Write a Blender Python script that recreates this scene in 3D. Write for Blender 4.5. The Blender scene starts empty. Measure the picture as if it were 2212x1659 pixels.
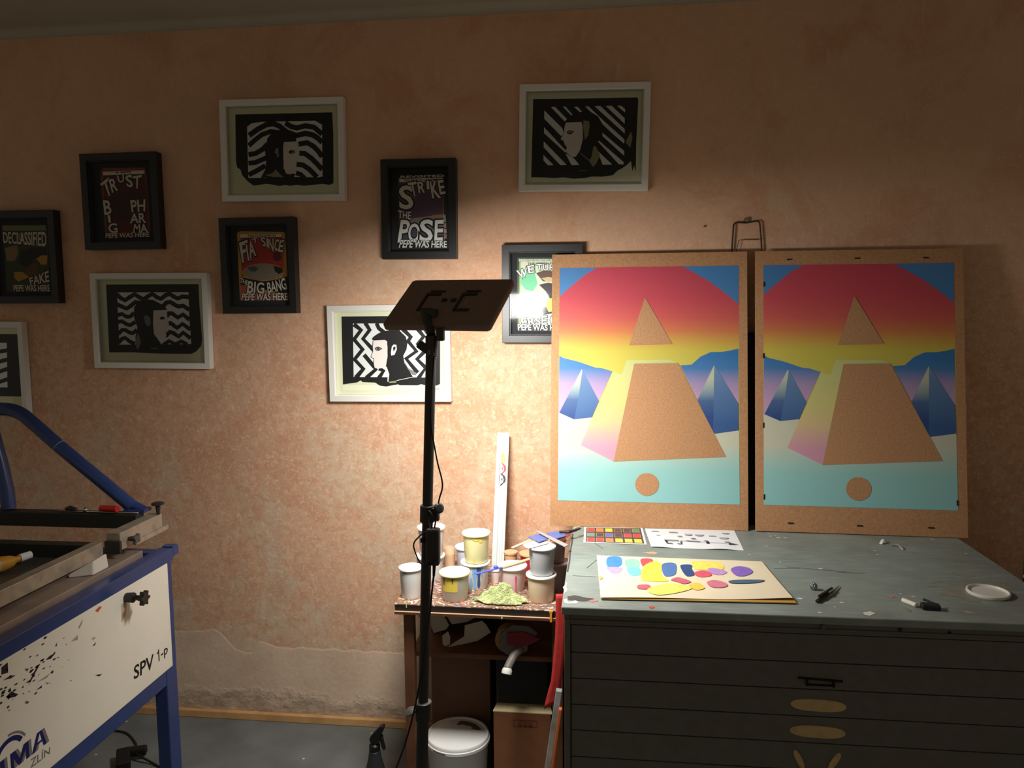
import bpy, bmesh, math, random
from mathutils import Vector, Matrix
random.seed(7)
S = bpy.context.scene
COL = S.collection
PI = math.pi

# ------------------------------------------------------------------ camera
def camera():
    yaw, pit, rol = (math.radians(a) for a in (6.75, 5.8, -0.475))
    f = Vector((-math.sin(yaw)*math.cos(pit), math.cos(yaw)*math.cos(pit), -math.sin(pit)))
    r = Vector((math.cos(yaw), math.sin(yaw), 0)); u = r.cross(f)
    r, u = math.cos(rol)*r + math.sin(rol)*u, -math.sin(rol)*r + math.cos(rol)*u
    cd = bpy.data.cameras.new('camera'); cam = bpy.data.objects.new('camera', cd); COL.objects.link(cam)
    cd.sensor_width = 36; cd.lens = 1680/2212*36; cd.clip_start = .02
    m = Matrix((r, u, -f)).transposed().to_4x4(); m.translation = Vector((0, -3.0, 1.74))
    cam.matrix_world = m; S.camera = cam
camera()

# ------------------------------------------------------------------ light and exposure
w = bpy.data.worlds.new('world'); S.world = w; w.use_nodes = True
WB = w.node_tree.nodes['Background']
WB.inputs[0].default_value = (1.0, .85, .65, 1); WB.inputs[1].default_value = .155
PC = Vector((-.431, -.840, 1.743))                    # centre of the LED panel
E1 = Vector((.967, -.256, -.009)).normalized()
E2 = Vector((.214, .791, .574)); E2 = (E2 - E1*E1.dot(E2)).normalized()
EN = -(E1.cross(E2))                                    # the way it shines
ld = bpy.data.lights.new('led_light', 'AREA'); ld.shape = 'RECTANGLE'; ld.size = .302; ld.size_y = .202
ld.energy = 19.5; ld.color = (1, .975, .93); ld.spread = math.radians(166)
LED = bpy.data.objects.new('led_light', ld); COL.objects.link(LED)
lm = Matrix((E1, E2, -EN)).transposed().to_4x4(); lm.translation = PC + EN*.012; LED.matrix_world = lm
vs = S.view_settings; vs.view_transform = 'Standard'; vs.look = 'None'; vs.gamma = 1; vs.use_curve_mapping = False
vs.exposure = 0.0

# ------------------------------------------------------------------ materials
def s2l(c):
    return tuple((x/255/12.92 if x/255 <= .04045 else ((x/255+.055)/1.055)**2.4) for x in c) + (1,)
MC = {}
def nt(m):
    return m.node_tree, m.node_tree.nodes, m.node_tree.links, m.node_tree.nodes['Principled BSDF']
def M(name, rgb, rough=.6, metal=0, spec=.4, noise=0, nscale=30, bump=0, bscale=60):
    if name in MC: return MC[name]
    m = bpy.data.materials.new(name); m.use_nodes = True; MC[name] = m
    t, N, L, b = nt(m)
    c = s2l(rgb)
    b.inputs['Base Color'].default_value = c; b.inputs['Roughness'].default_value = rough
    b.inputs['Metallic'].default_value = metal; b.inputs['Specular IOR Level'].default_value = spec
    if noise or bump:
        tc = N.new('ShaderNodeTexCoord')
    if noise:
        n = N.new('ShaderNodeTexNoise'); n.inputs['Scale'].default_value = nscale; n.inputs['Detail'].default_value = 5
        L.new(tc.outputs['Object'], n.inputs['Vector'])
        r = N.new('ShaderNodeValToRGB'); r.color_ramp.elements[0].position = .3; r.color_ramp.elements[1].position = .72
        r.color_ramp.elements[0].color = tuple(max(0, x*(1-noise)) for x in c[:3])+(1,)
        r.color_ramp.elements[1].color = tuple(min(1, x*(1+noise)) for x in c[:3])+(1,)
        L.new(n.outputs['Fac'], r.inputs['Fac']); L.new(r.outputs['Color'], b.inputs['Base Color'])
    if bump:
        n2 = N.new('ShaderNodeTexNoise'); n2.inputs['Scale'].default_value = bscale; n2.inputs['Detail'].default_value = 4
        L.new(tc.outputs['Object'], n2.inputs['Vector'])
        bp = N.new('ShaderNodeBump'); bp.inputs['Strength'].default_value = bump; bp.inputs['Distance'].default_value = .01
        L.new(n2.outputs['Fac'], bp.inputs['Height']); L.new(bp.outputs['Normal'], b.inputs['Normal'])
    return m
def glass():
    m = bpy.data.materials.new('picture_glass'); m.use_nodes = True
    N, L = m.node_tree.nodes, m.node_tree.links
    N.remove(N['Principled BSDF'])
    tr = N.new('ShaderNodeBsdfTransparent'); gl = N.new('ShaderNodeBsdfGlossy'); gl.inputs['Roughness'].default_value = .07
    fr = N.new('ShaderNodeFresnel'); fr.inputs['IOR'].default_value = 1.24; mx = N.new('ShaderNodeMixShader')
    L.new(fr.outputs[0], mx.inputs[0]); L.new(tr.outputs[0], mx.inputs[1]); L.new(gl.outputs[0], mx.inputs[2])
    L.new(mx.outputs[0], N['Material Output'].inputs[0])
    return m
GLASS = glass()
def ramp(name, stops, axis='Z', z0=0., z1=1., rough=.55):
    """ink that fades along a print, in the print's own coordinates"""
    if name in MC: return MC[name]
    m = bpy.data.materials.new(name); m.use_nodes = True; MC[name] = m
    t, N, L, b = nt(m); b.inputs['Roughness'].default_value = rough; b.inputs['Specular IOR Level'].default_value = .25
    tc = N.new('ShaderNodeTexCoord'); sp = N.new('ShaderNodeSeparateXYZ'); L.new(tc.outputs['Object'], sp.inputs[0])
    mr = N.new('ShaderNodeMapRange'); mr.inputs['From Min'].default_value = z0; mr.inputs['From Max'].default_value = z1
    L.new(sp.outputs[axis], mr.inputs['Value'])
    r = N.new('ShaderNodeValToRGB'); cr = r.color_ramp
    while len(cr.elements) < len(stops): cr.elements.new(.5)
    for e, (p, c) in zip(cr.elements, stops): e.position = p; e.color = tuple(.60*q for q in s2l(c)[:3])+(1,)
    L.new(mr.outputs[0], r.inputs[0]); L.new(r.outputs[0], b.inputs['Base Color'])
    return m

# ------------------------------------------------------------------ mesh builder
class MB:
    def __init__(s): s.bm = bmesh.new(); s.mats = []
    def mi(s, m):
        if m not in s.mats: s.mats.append(m)
        return s.mats.index(m)
    def face(s, vs, m):
        try: f = s.bm.faces.new(vs)
        except ValueError: return None
        f.material_index = s.mi(m); return f
    def poly(s, pts, m): return s.face([s.bm.verts.new(p) for p in pts], m)
    def hexa(s, p, m):      # 8 points: bottom 4 then top 4
        v = [s.bm.verts.new(q) for q in p]
        for f in ((3,2,1,0),(4,5,6,7),(0,1,5,4),(1,2,6,5),(2,3,7,6),(3,0,4,7)): s.face([v[i] for i in f], m)
        return s
    def box(s, lo, hi, m):
        (a,b,c),(d,e,f) = lo, hi
        return s.hexa([(a,b,c),(d,b,c),(d,e,c),(a,e,c),(a,b,f),(d,b,f),(d,e,f),(a,e,f)], m)
    def obox(s, c, ax, hs, m):
        c = Vector(c); X,Y,Z = [Vector(a).normalized()*h for a,h in zip(ax,hs)]
        return s.hexa([c-X-Y-Z,c+X-Y-Z,c+X+Y-Z,c-X+Y-Z,c-X-Y+Z,c+X-Y+Z,c+X+Y+Z,c-X+Y+Z], m)
    def bar(s, p0, p1, w, h, m, up=(0,0,1)):
        p0, p1 = Vector(p0), Vector(p1); d = (p1-p0).normalized(); x = d.cross(Vector(up)).normalized(); u = x.cross(d)
        return s.obox((p0+p1)/2, (x,d,u), (w/2,(p1-p0).length/2,h/2), m)
    def ring(s, pts): return [s.bm.verts.new(p) for p in pts]
    def skin(s, rings, m, close=True, caps=True):
        n = len(rings[0])
        for a, b in zip(rings, rings[1:]):
            for i in range(n if close else n-1):
                j = (i+1) % n; s.face([a[i],a[j],b[j],b[i]], m)
        if caps: s.face(rings[0][::-1], m); s.face(rings[-1], m)
        return s
    def tube(s, pts, r, m, n=10, caps=True):
        pts = [Vector(p) for p in pts]; rs = r if isinstance(r,(list,tuple)) else [r]*len(pts)
        d0 = (pts[1]-pts[0]).normalized(); x = d0.orthogonal().normalized(); R = []
        for i,p in enumerate(pts):
            d = ((pts[min(i+1,len(pts)-1)]-p).normalized()+(p-pts[max(i-1,0)]).normalized())
            d = d.normalized() if d.length > 1e-6 else d0
            x = (x - d*x.dot(d)).normalized(); y = d.cross(x)
            R.append(s.ring([p+(x*math.cos(2*PI*k/n)+y*math.sin(2*PI*k/n))*rs[i] for k in range(n)]))
        return s.skin(R, m, True, caps)
    def lathe(s, prof, m, c=(0,0,0), n=32, a=(0,0,1)):
        c = Vector(c); z = Vector(a).normalized(); x = z.orthogonal().normalized(); y = z.cross(x)
        R = [s.ring([c+z*h+(x*math.cos(2*PI*k/n)+y*math.sin(2*PI*k/n))*max(r,1e-4) for k in range(n)]) for r,h in prof]
        return s.skin(R, m)
    def prism(s, pts, fn, d, m):    # flat outline through fn(u,v,depth)
        a = s.ring([fn(u,v,0) for u,v in pts]); b = s.ring([fn(u,v,d) for u,v in pts])
        return s.skin([a,b], m)
    def grid(s, nu, nv, fn, m):
        V = [[s.bm.verts.new(fn(i/nu, j/nv)) for j in range(nv+1)] for i in range(nu+1)]
        for i in range(nu):
            for j in range(nv): s.face([V[i][j],V[i+1][j],V[i+1][j+1],V[i][j+1]], m)
        return s
    def build(s, name, parent=None, local=False, smooth=False, bevel=0, solid=0, sub=0, fix=True, label=None):
        if parent is not None and not local:
            mm = Matrix(); p = parent
            while p is not None: mm = p.matrix_basis @ mm; p = p.parent
            s.bm.transform(mm.inverted())
        if fix: bmesh.ops.recalc_face_normals(s.bm, faces=s.bm.faces)
        me = bpy.data.meshes.new(name); s.bm.to_mesh(me); s.bm.free()
        for m in s.mats: me.materials.append(m)
        if smooth: me.shade_smooth() if smooth is True else None
        o = bpy.data.objects.new(name, me); COL.objects.link(o)
        if parent is not None: o.parent = parent
        if smooth == 'auto':
            me.shade_smooth(); me.set_sharp_from_angle(angle=math.radians(40))
        if solid: q = o.modifiers.new('solid','SOLIDIFY'); q.thickness = solid
        if sub: q = o.modifiers.new('sub','SUBSURF'); q.levels = q.render_levels = sub
        if bevel:
            q = o.modifiers.new('bevel','BEVEL'); q.width = bevel; q.segments = 2; q.limit_method = 'ANGLE'; q.angle_limit = math.radians(50)
        if label: o['label'] = label
        return o
def thing(name, label, cat, loc=(0,0,0), rot=(0,0,0), group=None):
    o = bpy.data.objects.new(name, None); COL.objects.link(o); o.empty_display_size = .05
    o.location = loc; o.rotation_euler = rot; o['label'] = label; o['category'] = cat
    if group: o['group'] = group
    return o
def tag(o, label, cat, group=None):
    o['label'] = label; o['category'] = cat
    if group: o['group'] = group
    return o
def struct(o, label=None):
    o['kind'] = 'structure'
    if label: o['label'] = label
    return o

# ------------------------------------------------------------------ lettering
FONT_CACHE = {}
def letters(txt, off=.0):
    k = (txt, off)
    if k not in FONT_CACHE:
        c = bpy.data.curves.new('t','FONT'); c.body = txt; c.offset = off; c.resolution_u = 3
        o = bpy.data.objects.new('t', c); COL.objects.link(o)
        dg = bpy.context.evaluated_depsgraph_get(); me = o.evaluated_get(dg).to_mesh()
        vs = [tuple(v.co[:2]) for v in me.vertices]; fs = [tuple(p.vertices) for p in me.polygons]
        o.evaluated_get(dg).to_mesh_clear(); COL.objects.unlink(o); bpy.data.objects.remove(o); bpy.data.curves.remove(c)
        FONT_CACHE[k] = (vs, fs)
    return FONT_CACHE[k]
def put_text(mb, txt, quad, fn, m, off=.0, box_from=None):
    """letters stretched into quad (TL,TR,BR,BL); fn maps a 2-D point of the sheet into 3-D"""
    vs, fs = letters(txt, off)
    ref = letters(txt, box_from if box_from is not None else off)[0]
    x0,x1 = min(v[0] for v in ref), max(v[0] for v in ref); y0,y1 = min(v[1] for v in ref), max(v[1] for v in ref)
    TL,TR,BR,BL = [Vector(q) for q in quad]
    P = []
    for x,y in vs:
        a, b = (x-x0)/(x1-x0), (y-y0)/(y1-y0)
        P.append(mb.bm.verts.new(fn(*((BL*(1-a)+BR*a)*(1-b) + (TL*(1-a)+TR*a)*b))))
    for f in fs: mb.face([P[i] for i in f], m)
def strip(pts, w):
    L, R = [], []
    P = [Vector(p) for p in pts]
    for i,p in enumerate(P):
        d = Vector((0,0))
        if i: d += (p-P[i-1]).normalized()
        if i < len(P)-1: d += (P[i+1]-p).normalized()
        d.normalize(); n = Vector((-d.y,d.x))
        L.append(p+n*w/2); R.append(p-n*w/2)
    return [(L[i],L[i+1],R[i+1],R[i]) for i in range(len(P)-1)]

# drawn outlines of the pictures, in thousandths of each frame or sheet (u right, v up)
ART = {
 'wf1': [
  ('p','black',[(109,868),(897,865),(902,668),(896,175),(865,159),(808,169),(714,160),(650,154),(597,165),(544,155),(503,166),(455,155),(397,170),(344,178),(302,171),(241,162),(195,206),(150,268),(137,325),(111,343),(101,405)]),
  ('p','pale',[(203,745),(244,779),(328,789),(757,789),(813,747),(808,243),(775,235),(568,243),(423,238),(200,238)]),
  ('l','black',[(217,659),(289,717),(362,761),(416,770),(468,744),(525,686),(605,648),(676,667),(734,652),(773,622),(812,576)],42),
  ('l','black',[(516,774),(562,737),(608,722),(679,741),(748,725),(812,656)],40),
  ('l','black',[(619,563),(690,576),(741,539),(780,489),(809,436)],40),
  ('l','black',[(625,475),(668,471),(725,420),(769,363),(807,310)],40),
  ('l','black',[(600,366),(652,358),(703,315),(764,236)],40),
  ('l','black',[(594,282),(631,267),(664,227)],37),
  ('l','black',[(213,559),(260,608),(322,663),(395,693),(465,680)],37),
  ('l','black',[(209,470),(267,480),(328,521),(366,570)],39),
  ('l','black',[(206,385),(263,391),(354,435)],38),
  ('l','black',[(204,270),(259,301),(345,357)],38),
  ('p','black',[(368,626),(412,689),(478,708),(548,678),(601,620),(603,588),(514,584),(492,326),(590,267),(565,225),(494,219),(340,240),(304,235),(344,321),(353,407),(345,506)]),
  ('p','pink',[(503,587),(603,590),(612,535),(616,479),(621,436),(604,401),(586,384),(599,359),(594,310),(573,278),(543,268),(514,276),(498,326),(494,432),(495,538)]),
  ('p','black',[(533,486),(558,508),(588,501),(593,479),(563,467)]),
  ('p','grey',[(561,487),(573,497),(586,492),(587,479),(566,474)]),
  ('p','grey',[(422,483),(435,525),(456,528),(459,447),(446,432),(439,469)]),
  ('p','olive',[(430,320),(455,284),(494,237),(447,245),(418,242),(341,264),(401,281)]),
 ],
 'wf2': [
  ('p','black',[(109,884),(905,884),(905,680),(916,309),(905,238),(863,181),(816,153),(548,154),(314,166),(105,164)]),
  ('p','pale',[(201,800),(817,801),(815,540),(822,259),(784,255),(551,253),(199,247),(199,538)]),
  ('l','black',[(195,783),(231,741),(268,717),(307,748),(354,780),(394,748),(428,727),(464,755),(505,783),(544,749),(579,731),(620,770),(655,783),(689,756),(723,735),(764,756),(818,749)],36),
  ('l','black',[(193,675),(239,650),(279,629),(321,664),(357,699),(403,686)],35),
  ('l','black',[(593,651),(623,690),(658,700),(692,672),(726,651),(767,659),(817,617)],36),
  ('l','black',[(197,562),(236,573),(270,545),(305,545),(341,584)],33),
  ('l','black',[(197,488),(233,495),(267,467),(301,453),(349,489)],33),
  ('l','black',[(195,361),(229,403),(258,404),(293,376),(322,369),(358,404)],33),
  ('l','black',[(194,268),(226,311),(255,319),(289,283),(335,255)],33),
  ('l','black',[(622,546),(643,581),(672,578),(717,536),(764,568),(817,512)],36),
  ('l','black',[(631,466),(651,480),(680,452),(708,427),(755,470),(820,410)],35),
  ('l','black',[(606,339),(643,385),(677,371),(717,336),(758,378),(820,319)],35),
  ('l','black',[(580,246),(634,289),(685,254),(738,287),(790,252)],32),
  ('p','black',[(387,706),(440,728),(509,721),(599,665),(630,616),(517,609),(505,363),(530,320),(563,257),(550,228),(386,199),(351,205),(343,326),(365,433),(340,538),(344,643)]),
  ('p','pink',[(511,609),(627,616),(628,553),(621,518),(640,476),(639,459),(615,441),(612,416),(605,399),(613,349),(600,317),(565,315),(519,335),(506,370),(503,468)]),
  ('p','black',[(559,518),(572,543),(596,548),(609,518),(583,514)]),
  ('p','grey',[(425,553),(457,560),(479,532),(483,468),(461,440),(436,468)]),
  ('p','grey',[(339,284),(369,376),(391,277),(368,206),(351,202)]),
  ('l','grey',[(474,208),(532,213)],6),
 ],
 'wf3': [
  ('p','pale2',[(97,167),(899,166),(900,109),(96,113)]),
  ('p','black',[(105,886),(916,882),(903,179),(876,162),(785,165),(748,177),(717,164),(573,165),(558,175),(505,163),(459,152),(406,161),(369,193),(263,199),(248,217),(217,195),(164,186),(98,174)]),
  ('p','pale',[(199,811),(850,807),(844,246),(190,253)]),
  ('l','black',[(206,804),(264,742),(203,646),(272,541),(202,437),(273,338),(208,243)],39),
  ('l','black',[(301,818),(336,743),(278,652),(364,532)],35),
  ('l','black',[(283,486),(363,361),(377,332),(295,242)],35),
  ('l','black',[(395,812),(412,760),(460,712)],33),
  ('l','black',[(491,759),(536,739),(581,720)],30),
  ('l','black',[(568,815),(611,748),(673,667),(650,624),(717,519),(630,444),(722,295)],36),
  ('l','black',[(696,813),(732,747),(779,671),(728,595),(779,528)],35),
  ('l','black',[(810,547),(720,438),(805,328)],35),
  ('l','black',[(401,241),(441,317),(404,341)],35),
  ('l','black',[(727,238),(790,347),(826,280)],33),
  ('l','black',[(764,813),(807,718),(847,660)],35),
  ('p','black',[(351,651),(372,679),(414,712),(475,735),(581,737),(632,672),(645,606),(636,539),(608,473),(617,396),(653,320),(683,252),(552,214),(483,205),(482,283),(461,355),(479,474),(478,626),(458,638),(367,632)]),
  ('p','pink',[(363,632),(458,639),(474,628),(480,569),(477,455),(462,379),(442,346),(389,341),(366,351),(360,399),(365,447),(339,456),(344,485),(358,523),(356,570)]),
  ('l','black',[(363,632),(356,570),(358,523),(339,461),(365,445),(360,399),(367,346)],5),
  ('p','black',[(373,549),(388,568),(410,570),(438,548),(409,527),(385,530)]),
  ('p','grey',[(381,548),(392,562),(410,562),(428,548),(408,535),(388,536)]),
  ('p','black',[(396,559),(410,558),(409,538),(396,538)]),
  ('p','pale',[(516,569),(532,592),(554,587),(557,540),(536,483),(510,476),(507,502)]),
  ('p','black',[(525,559),(543,573),(547,550),(530,516)]),
  ('p','pale',[(450,355),(469,360),(489,283),(479,197),(472,207),(476,283)]),
  ('p','olive',[(487,204),(544,214),(545,194),(487,190)]),
  ('l','pale',[(548,216),(681,251)],4),
  ('p','grey',[(614,416),(646,348),(713,295),(709,271),(682,276),(646,329)]),
  ('l','grey',[(841,122),(898,131)],5),
 ],
 'wf4': [
  ('p','black',[(102,875),(247,873),(901,872),(910,852),(903,451),(905,178),(890,241),(879,185),(866,283),(832,242),(798,214),(764,193),(730,152),(655,138),(568,140),(510,126),(428,121),(346,135),(276,128),(188,136),(94,138)]),
  ('p','pale',[(190,767),(190,690),(325,523),(345,548),(330,600)]),
  ('p','pale',[(241,798),(274,798),(367,683),(350,661)]),
  ('p','pale',[(333,799),(355,798),(409,724),(399,717)]),
  ('p','pale',[(420,795),(447,795),(484,747),(465,746)]),
  ('p','pale',[(190,610),(190,554),(359,368),(363,386)]),
  ('p','pale',[(189,477),(189,420),(322,250),(371,252)]),
  ('p','pale',[(188,350),(189,297),(225,250),(269,250)]),
  ('p','pale',[(359,361),(429,311),(470,250),(409,249)]),
  ('p','pale',[(503,797),(533,796),(647,664),(812,484),(811,444),(735,523),(642,629),(606,703),(554,742)]),
  ('p','pale',[(577,798),(622,799),(812,581),(813,539)]),
  ('p','pale',[(663,798),(708,799),(810,681),(811,629)]),
  ('p','pale',[(749,798),(782,797),(812,764),(812,733)]),
  ('p','pale',[(643,549),(643,518),(813,332),(813,375)]),
  ('p','pale',[(618,476),(610,466),(774,253),(809,251),(812,270)]),
  ('p','pale',[(587,421),(611,378),(724,250),(650,250),(623,329)]),
  ('p','black',[(365,662),(405,717),(473,747),(548,746),(606,692),(639,622),(643,553),(615,476),(587,435),(560,309),(566,235),(485,236),(420,322),(478,388),(497,492),(486,639),(480,650),(365,650)]),
  ('p','pink',[(359,649),(480,652),(489,611),(493,493),(472,388),(443,332),(417,322),(379,354),(361,382),(370,417),(352,446),(346,474),(320,496),(345,544),(348,600)]),
  ('p','black',[(364,558),(383,577),(406,574),(425,564),(406,542),(383,538)]),
  ('p','grey',[(373,558),(386,570),(403,567),(415,562),(400,550),(383,547)]),
  ('p','olive',[(495,667),(538,659),(543,610),(534,527),(508,484),(494,597)]),
  ('p','olive',[(576,421),(590,428),(629,336),(618,308),(595,252),(572,228),(548,299),(562,323)]),
  ('l','grey',[(475,360),(543,295),(575,235)],7),
  ('l','grey',[(468,194),(529,195)],5),
  ('p','olive',[(861,556),(873,500),(858,403),(820,459)]),
 ],
 'wf0': [
  ('p','black',[(116,864),(918,865),(919,183),(118,188)]),
  ('p','pale',[(249,765),(817,770),(796,282),(245,278)]),
  ('l','black',[(247,694),(361,736),(473,679),(588,721),(700,663),(826,691)],34),
  ('l','black',[(243,581),(358,622),(469,565),(584,607),(695,550),(826,592)],34),
  ('l','black',[(240,468),(354,509),(465,453),(580,494),(691,437),(823,493)],34),
  ('l','black',[(236,355),(350,397),(461,340),(576,381),(687,325),(818,380)],34),
  ('p','black',[(405,693),(520,735),(632,678),(649,536),(594,269),(425,270),(377,523)]),
  ('p','pink',[(527,608),(629,607),(647,480),(614,353),(540,339),(517,466)]),
 ],
 'trust': [
  ('p','rust',[(235,863),(784,854),(801,799),(807,436),(805,138),(216,132),(201,662),(200,819)]),
  ('p','maroon',[(241,826),(778,825),(795,592),(784,186),(234,184),(228,662)]),
  ('p','cream',[(231,824),(781,825),(778,789),(234,787)]),
  ('p','shade',[(325,567),(561,616),(743,593),(750,530),(571,511),(565,308),(489,282),(374,320),(321,389)]),
  ('l','ink',[(402,811),(441,812)],14),
  ('l','ink',[(461,813),(606,815)],14),
  ('t','cream','T',[(188,699),(311,768),(342,577),(262,565)],1),
  ('t','cream','R',[(302,739),(404,764),(420,626),(341,600)],1),
  ('t','cream','U',[(415,779),(512,791),(508,713),(437,701)],1),
  ('t','cream','S',[(524,775),(617,789),(623,646),(539,663)],1),
  ('t','cream','T',[(625,766),(747,779),(711,640),(636,638)],1),
  ('t','cream','B',[(213,526),(314,525),(320,378),(222,369)],1),
  ('t','cream','I',[(262,368),(299,368),(303,292),(272,289)],1),
  ('t','cream','G',[(257,279),(383,283),(387,181),(273,176)],1),
  ('t','cream','PH',[(575,519),(776,522),(764,397),(589,391)],1),
  ('t','cream','AR',[(568,378),(763,384),(772,277),(555,276)],1),
  ('t','cream','MA',[(614,268),(778,267),(792,175),(588,174)],1),
  ('t','cream','PEPE WAS HERE',[(230,177),(802,178),(805,131),(218,127)],1),
 ],
 'bang': [
  ('p','ochre',[(191,849),(233,869),(820,851),(839,834),(855,133),(191,141)]),
  ('p','red',[(237,841),(802,834),(805,385),(227,392)]),
  ('p','cream',[(237,838),(796,832),(794,801),(234,802)]),
  ('p','maroon',[(779,592),(777,582),(773,573),(766,564),(756,557),(745,552),(733,549),(720,548),(707,549),(695,552),(684,558),(675,565),(669,574),(665,584),(664,594),(666,604),(671,614),(678,622),(688,629),(699,635),(711,638),(724,639),(737,637),(748,634),(759,628),(768,621),(774,612),(778,603)]),
  ('p','ochre',[(805,430),(797,409),(775,389),(741,372),(695,358),(641,347),(581,341),(518,339),(454,342),(395,350),(341,362),(297,378),(265,396),(245,416),(240,438),(248,458),(271,478),(306,495),(351,509),(406,520),(465,526),(528,527),(590,524),(649,516),(702,505),(746,489),(779,471),(799,451)]),
  ('p','stone',[(797,434),(789,415),(768,397),(735,381),(691,368),(638,358),(580,352),(518,351),(457,354),(399,361),(347,372),(305,386),(273,403),(254,422),(248,441),(257,460),(278,478),(312,494),(356,507),(409,516),(467,522),(528,523),(588,520),(646,513),(697,502),(739,488),(771,471),(791,453)]),
  ('p','ink',[(670,503),(778,475),(797,433),(734,412),(681,445)]),
  ('p','slate',[(313,487),(410,501),(463,474),(420,443),(345,449)]),
  ('p','ink',[(206,387),(319,370),(517,338),(718,354),(850,390),(857,202),(210,296)]),
  ('p','brick',[(210,301),(300,300),(280,211),(850,202),(855,133),(198,141)]),
  ('t','ink','THE FLAT EARTH',[(334,829),(712,830),(711,806),(332,806)],0),
  ('t','cream','F',[(213,747),(334,779),(308,560),(248,532)],1),
  ('t','cream','L',[(303,731),(365,737),(381,570),(325,557)],1),
  ('t','cream','A',[(346,758),(394,775),(441,610),(351,583)],1),
  ('t','cream','T',[(391,778),(473,807),(460,746),(425,739)],1),
  ('t','cream','S',[(506,799),(570,803),(579,706),(538,701)],1),
  ('t','cream','I',[(590,790),(613,792),(606,695),(586,692)],1),
  ('t','cream','N',[(616,782),(684,788),(680,643),(611,682)],1),
  ('t','cream','C',[(703,774),(760,779),(741,657),(685,653)],1),
  ('t','cream','E',[(769,762),(830,768),(801,639),(738,647)],1),
  ('t','cream','THE',[(213,379),(328,348),(304,300),(205,331)],1),
  ('t','cream','BIG',[(321,346),(537,324),(531,208),(291,216)],1),
  ('t','cream','BANG',[(572,324),(815,374),(848,251),(580,208)],1),
  ('t','cream','PEPE WAS HERE',[(235,214),(844,213),(851,136),(212,137)],1),
 ],
 'strike': [
  ('p','ink',[(185,852),(832,855),(861,114),(190,117)]),
  ('p','plum',[(204,828),(817,829),(827,177),(206,168)]),
  ('p','stone',[(209,371),(403,419),(618,438),(815,450),(824,183),(208,171)]),
  ('p','slate',[(228,245),(399,328),(549,313),(678,241),(819,261),(824,188),(208,175)]),
  ('p','plum2',[(263,706),(414,732),(447,621),(371,580),(288,615)]),
  ('p','ochre2',[(609,431),(684,451),(806,454),(809,415),(683,395)]),
  ('p','cream',[(221,816),(808,819),(807,783),(224,783)]),
  ('t','cream','REVISITED',[(240,848),(823,851),(822,827),(240,826)],0),
  ('t','ink','THE MOON LANDING',[(281,814),(766,814),(765,790),(280,789)],0),
  ('t','cream','S',[(213,747),(405,753),(411,509),(219,511)],1),
  ('t','cream','T',[(331,775),(453,787),(457,638),(405,634)],1),
  ('t','cream','R',[(462,780),(574,790),(566,675),(486,668)],1),
  ('t','cream','I',[(588,790),(621,793),(629,709),(595,706)],1),
  ('t','cream','K',[(630,786),(728,795),(783,618),(666,615)],1),
  ('t','cream','E',[(737,792),(816,799),(845,659),(770,651)],1),
  ('t','cream','THE',[(204,499),(382,483),(369,406),(201,417)],1),
  ('t','white','P',[(238,403),(369,399),(347,174),(187,174)],1),
  ('t','white','O',[(345,367),(499,365),(488,173),(328,174)],1),
  ('t','white','S',[(500,404),(683,402),(662,178),(483,178)],1),
  ('t','white','E',[(701,395),(823,398),(799,184),(687,182)],1),
  ('l','brick',[(811,617),(824,198)],9),
  ('t','cream','TO SEE ALL SIDES',[(828,209),(815,450),(841,450),(856,208)],0),
  ('t','white','PEPE WAS HERE',[(236,203),(854,183),(857,117),(204,120)],1),
 ],
 'green': [
  ('p','ink',[(178,868),(202,879),(832,872),(851,846),(846,135),(822,118),(199,119),(175,138)]),
  ('p','leaf',[(204,862),(827,856),(823,179),(192,182)]),
  ('p','mist',[(223,834),(804,831),(800,183),(211,186)]),
  ('p','cream',[(222,823),(799,822),(798,781),(222,787)]),
  ('p','leaf2',[(228,723),(304,744),(399,721),(435,603),(377,529),(282,545),(226,605)]),
  ('p','earth',[(417,713),(512,742),(681,728),(698,622),(567,623),(501,631),(455,676)]),
  ('p','sand2',[(483,661),(568,675),(671,659),(651,622),(548,623)]),
  ('p','ink2',[(453,595),(567,616),(679,600),(668,467),(592,446),(537,528)]),
  ('p','lemon',[(488,417),(583,453),(696,467),(685,327),(572,313),(506,351)]),
  ('p','slate',[(464,351),(539,373),(576,313),(496,303)]),
  ('p','ink2',[(449,292),(656,327),(656,305),(505,284)]),
  ('l','slate',[(199,442),(300,493)],5),
  ('l','slate',[(199,424),(337,448)],5),
  ('l','slate',[(198,353),(289,390)],5),
  ('l','slate',[(202,316),(317,352)],5),
  ('l','slate',[(196,264),(326,308)],5),
  ('l','slate',[(318,397),(375,433)],5),
  ('t','white','BASED ON SCIENTIFIC KN',[(200,861),(650,857),(650,832),(202,836)],0),
  ('t','slate','THE GREEN DE',[(310,822),(649,822),(649,794),(310,796)],0),
  ('t','white','W',[(171,739),(305,778),(294,678),(227,653)],1),
  ('t','white','E',[(305,787),(395,798),(399,719),(323,713)],1),
  ('t','white','TUR',[(419,809),(654,800),(648,740),(432,739)],1),
  ('t','white','ERSE',[(220,249),(557,276),(551,184),(247,174)],1),
  ('t','white','C',[(590,284),(693,283),(692,180),(598,180)],1),
  ('t','white','PEPE WAS H',[(186,193),(645,180),(644,124),(191,124)],1),
 ],
 'fake': [
  ('p','moss',[(173,856),(798,850),(818,785),(805,129),(177,133)]),
  ('p','olive2',[(179,850),(801,845),(806,790),(181,791)]),
  ('p','olive2',[(364,766),(645,772),(636,664),(489,666),(408,684)]),
  ('p','ink',[(431,581),(592,605),(782,597),(795,516),(621,492),(478,386),(387,442)]),
  ('p','ochre',[(303,346),(430,344),(521,289),(357,238),(304,281)]),
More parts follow.
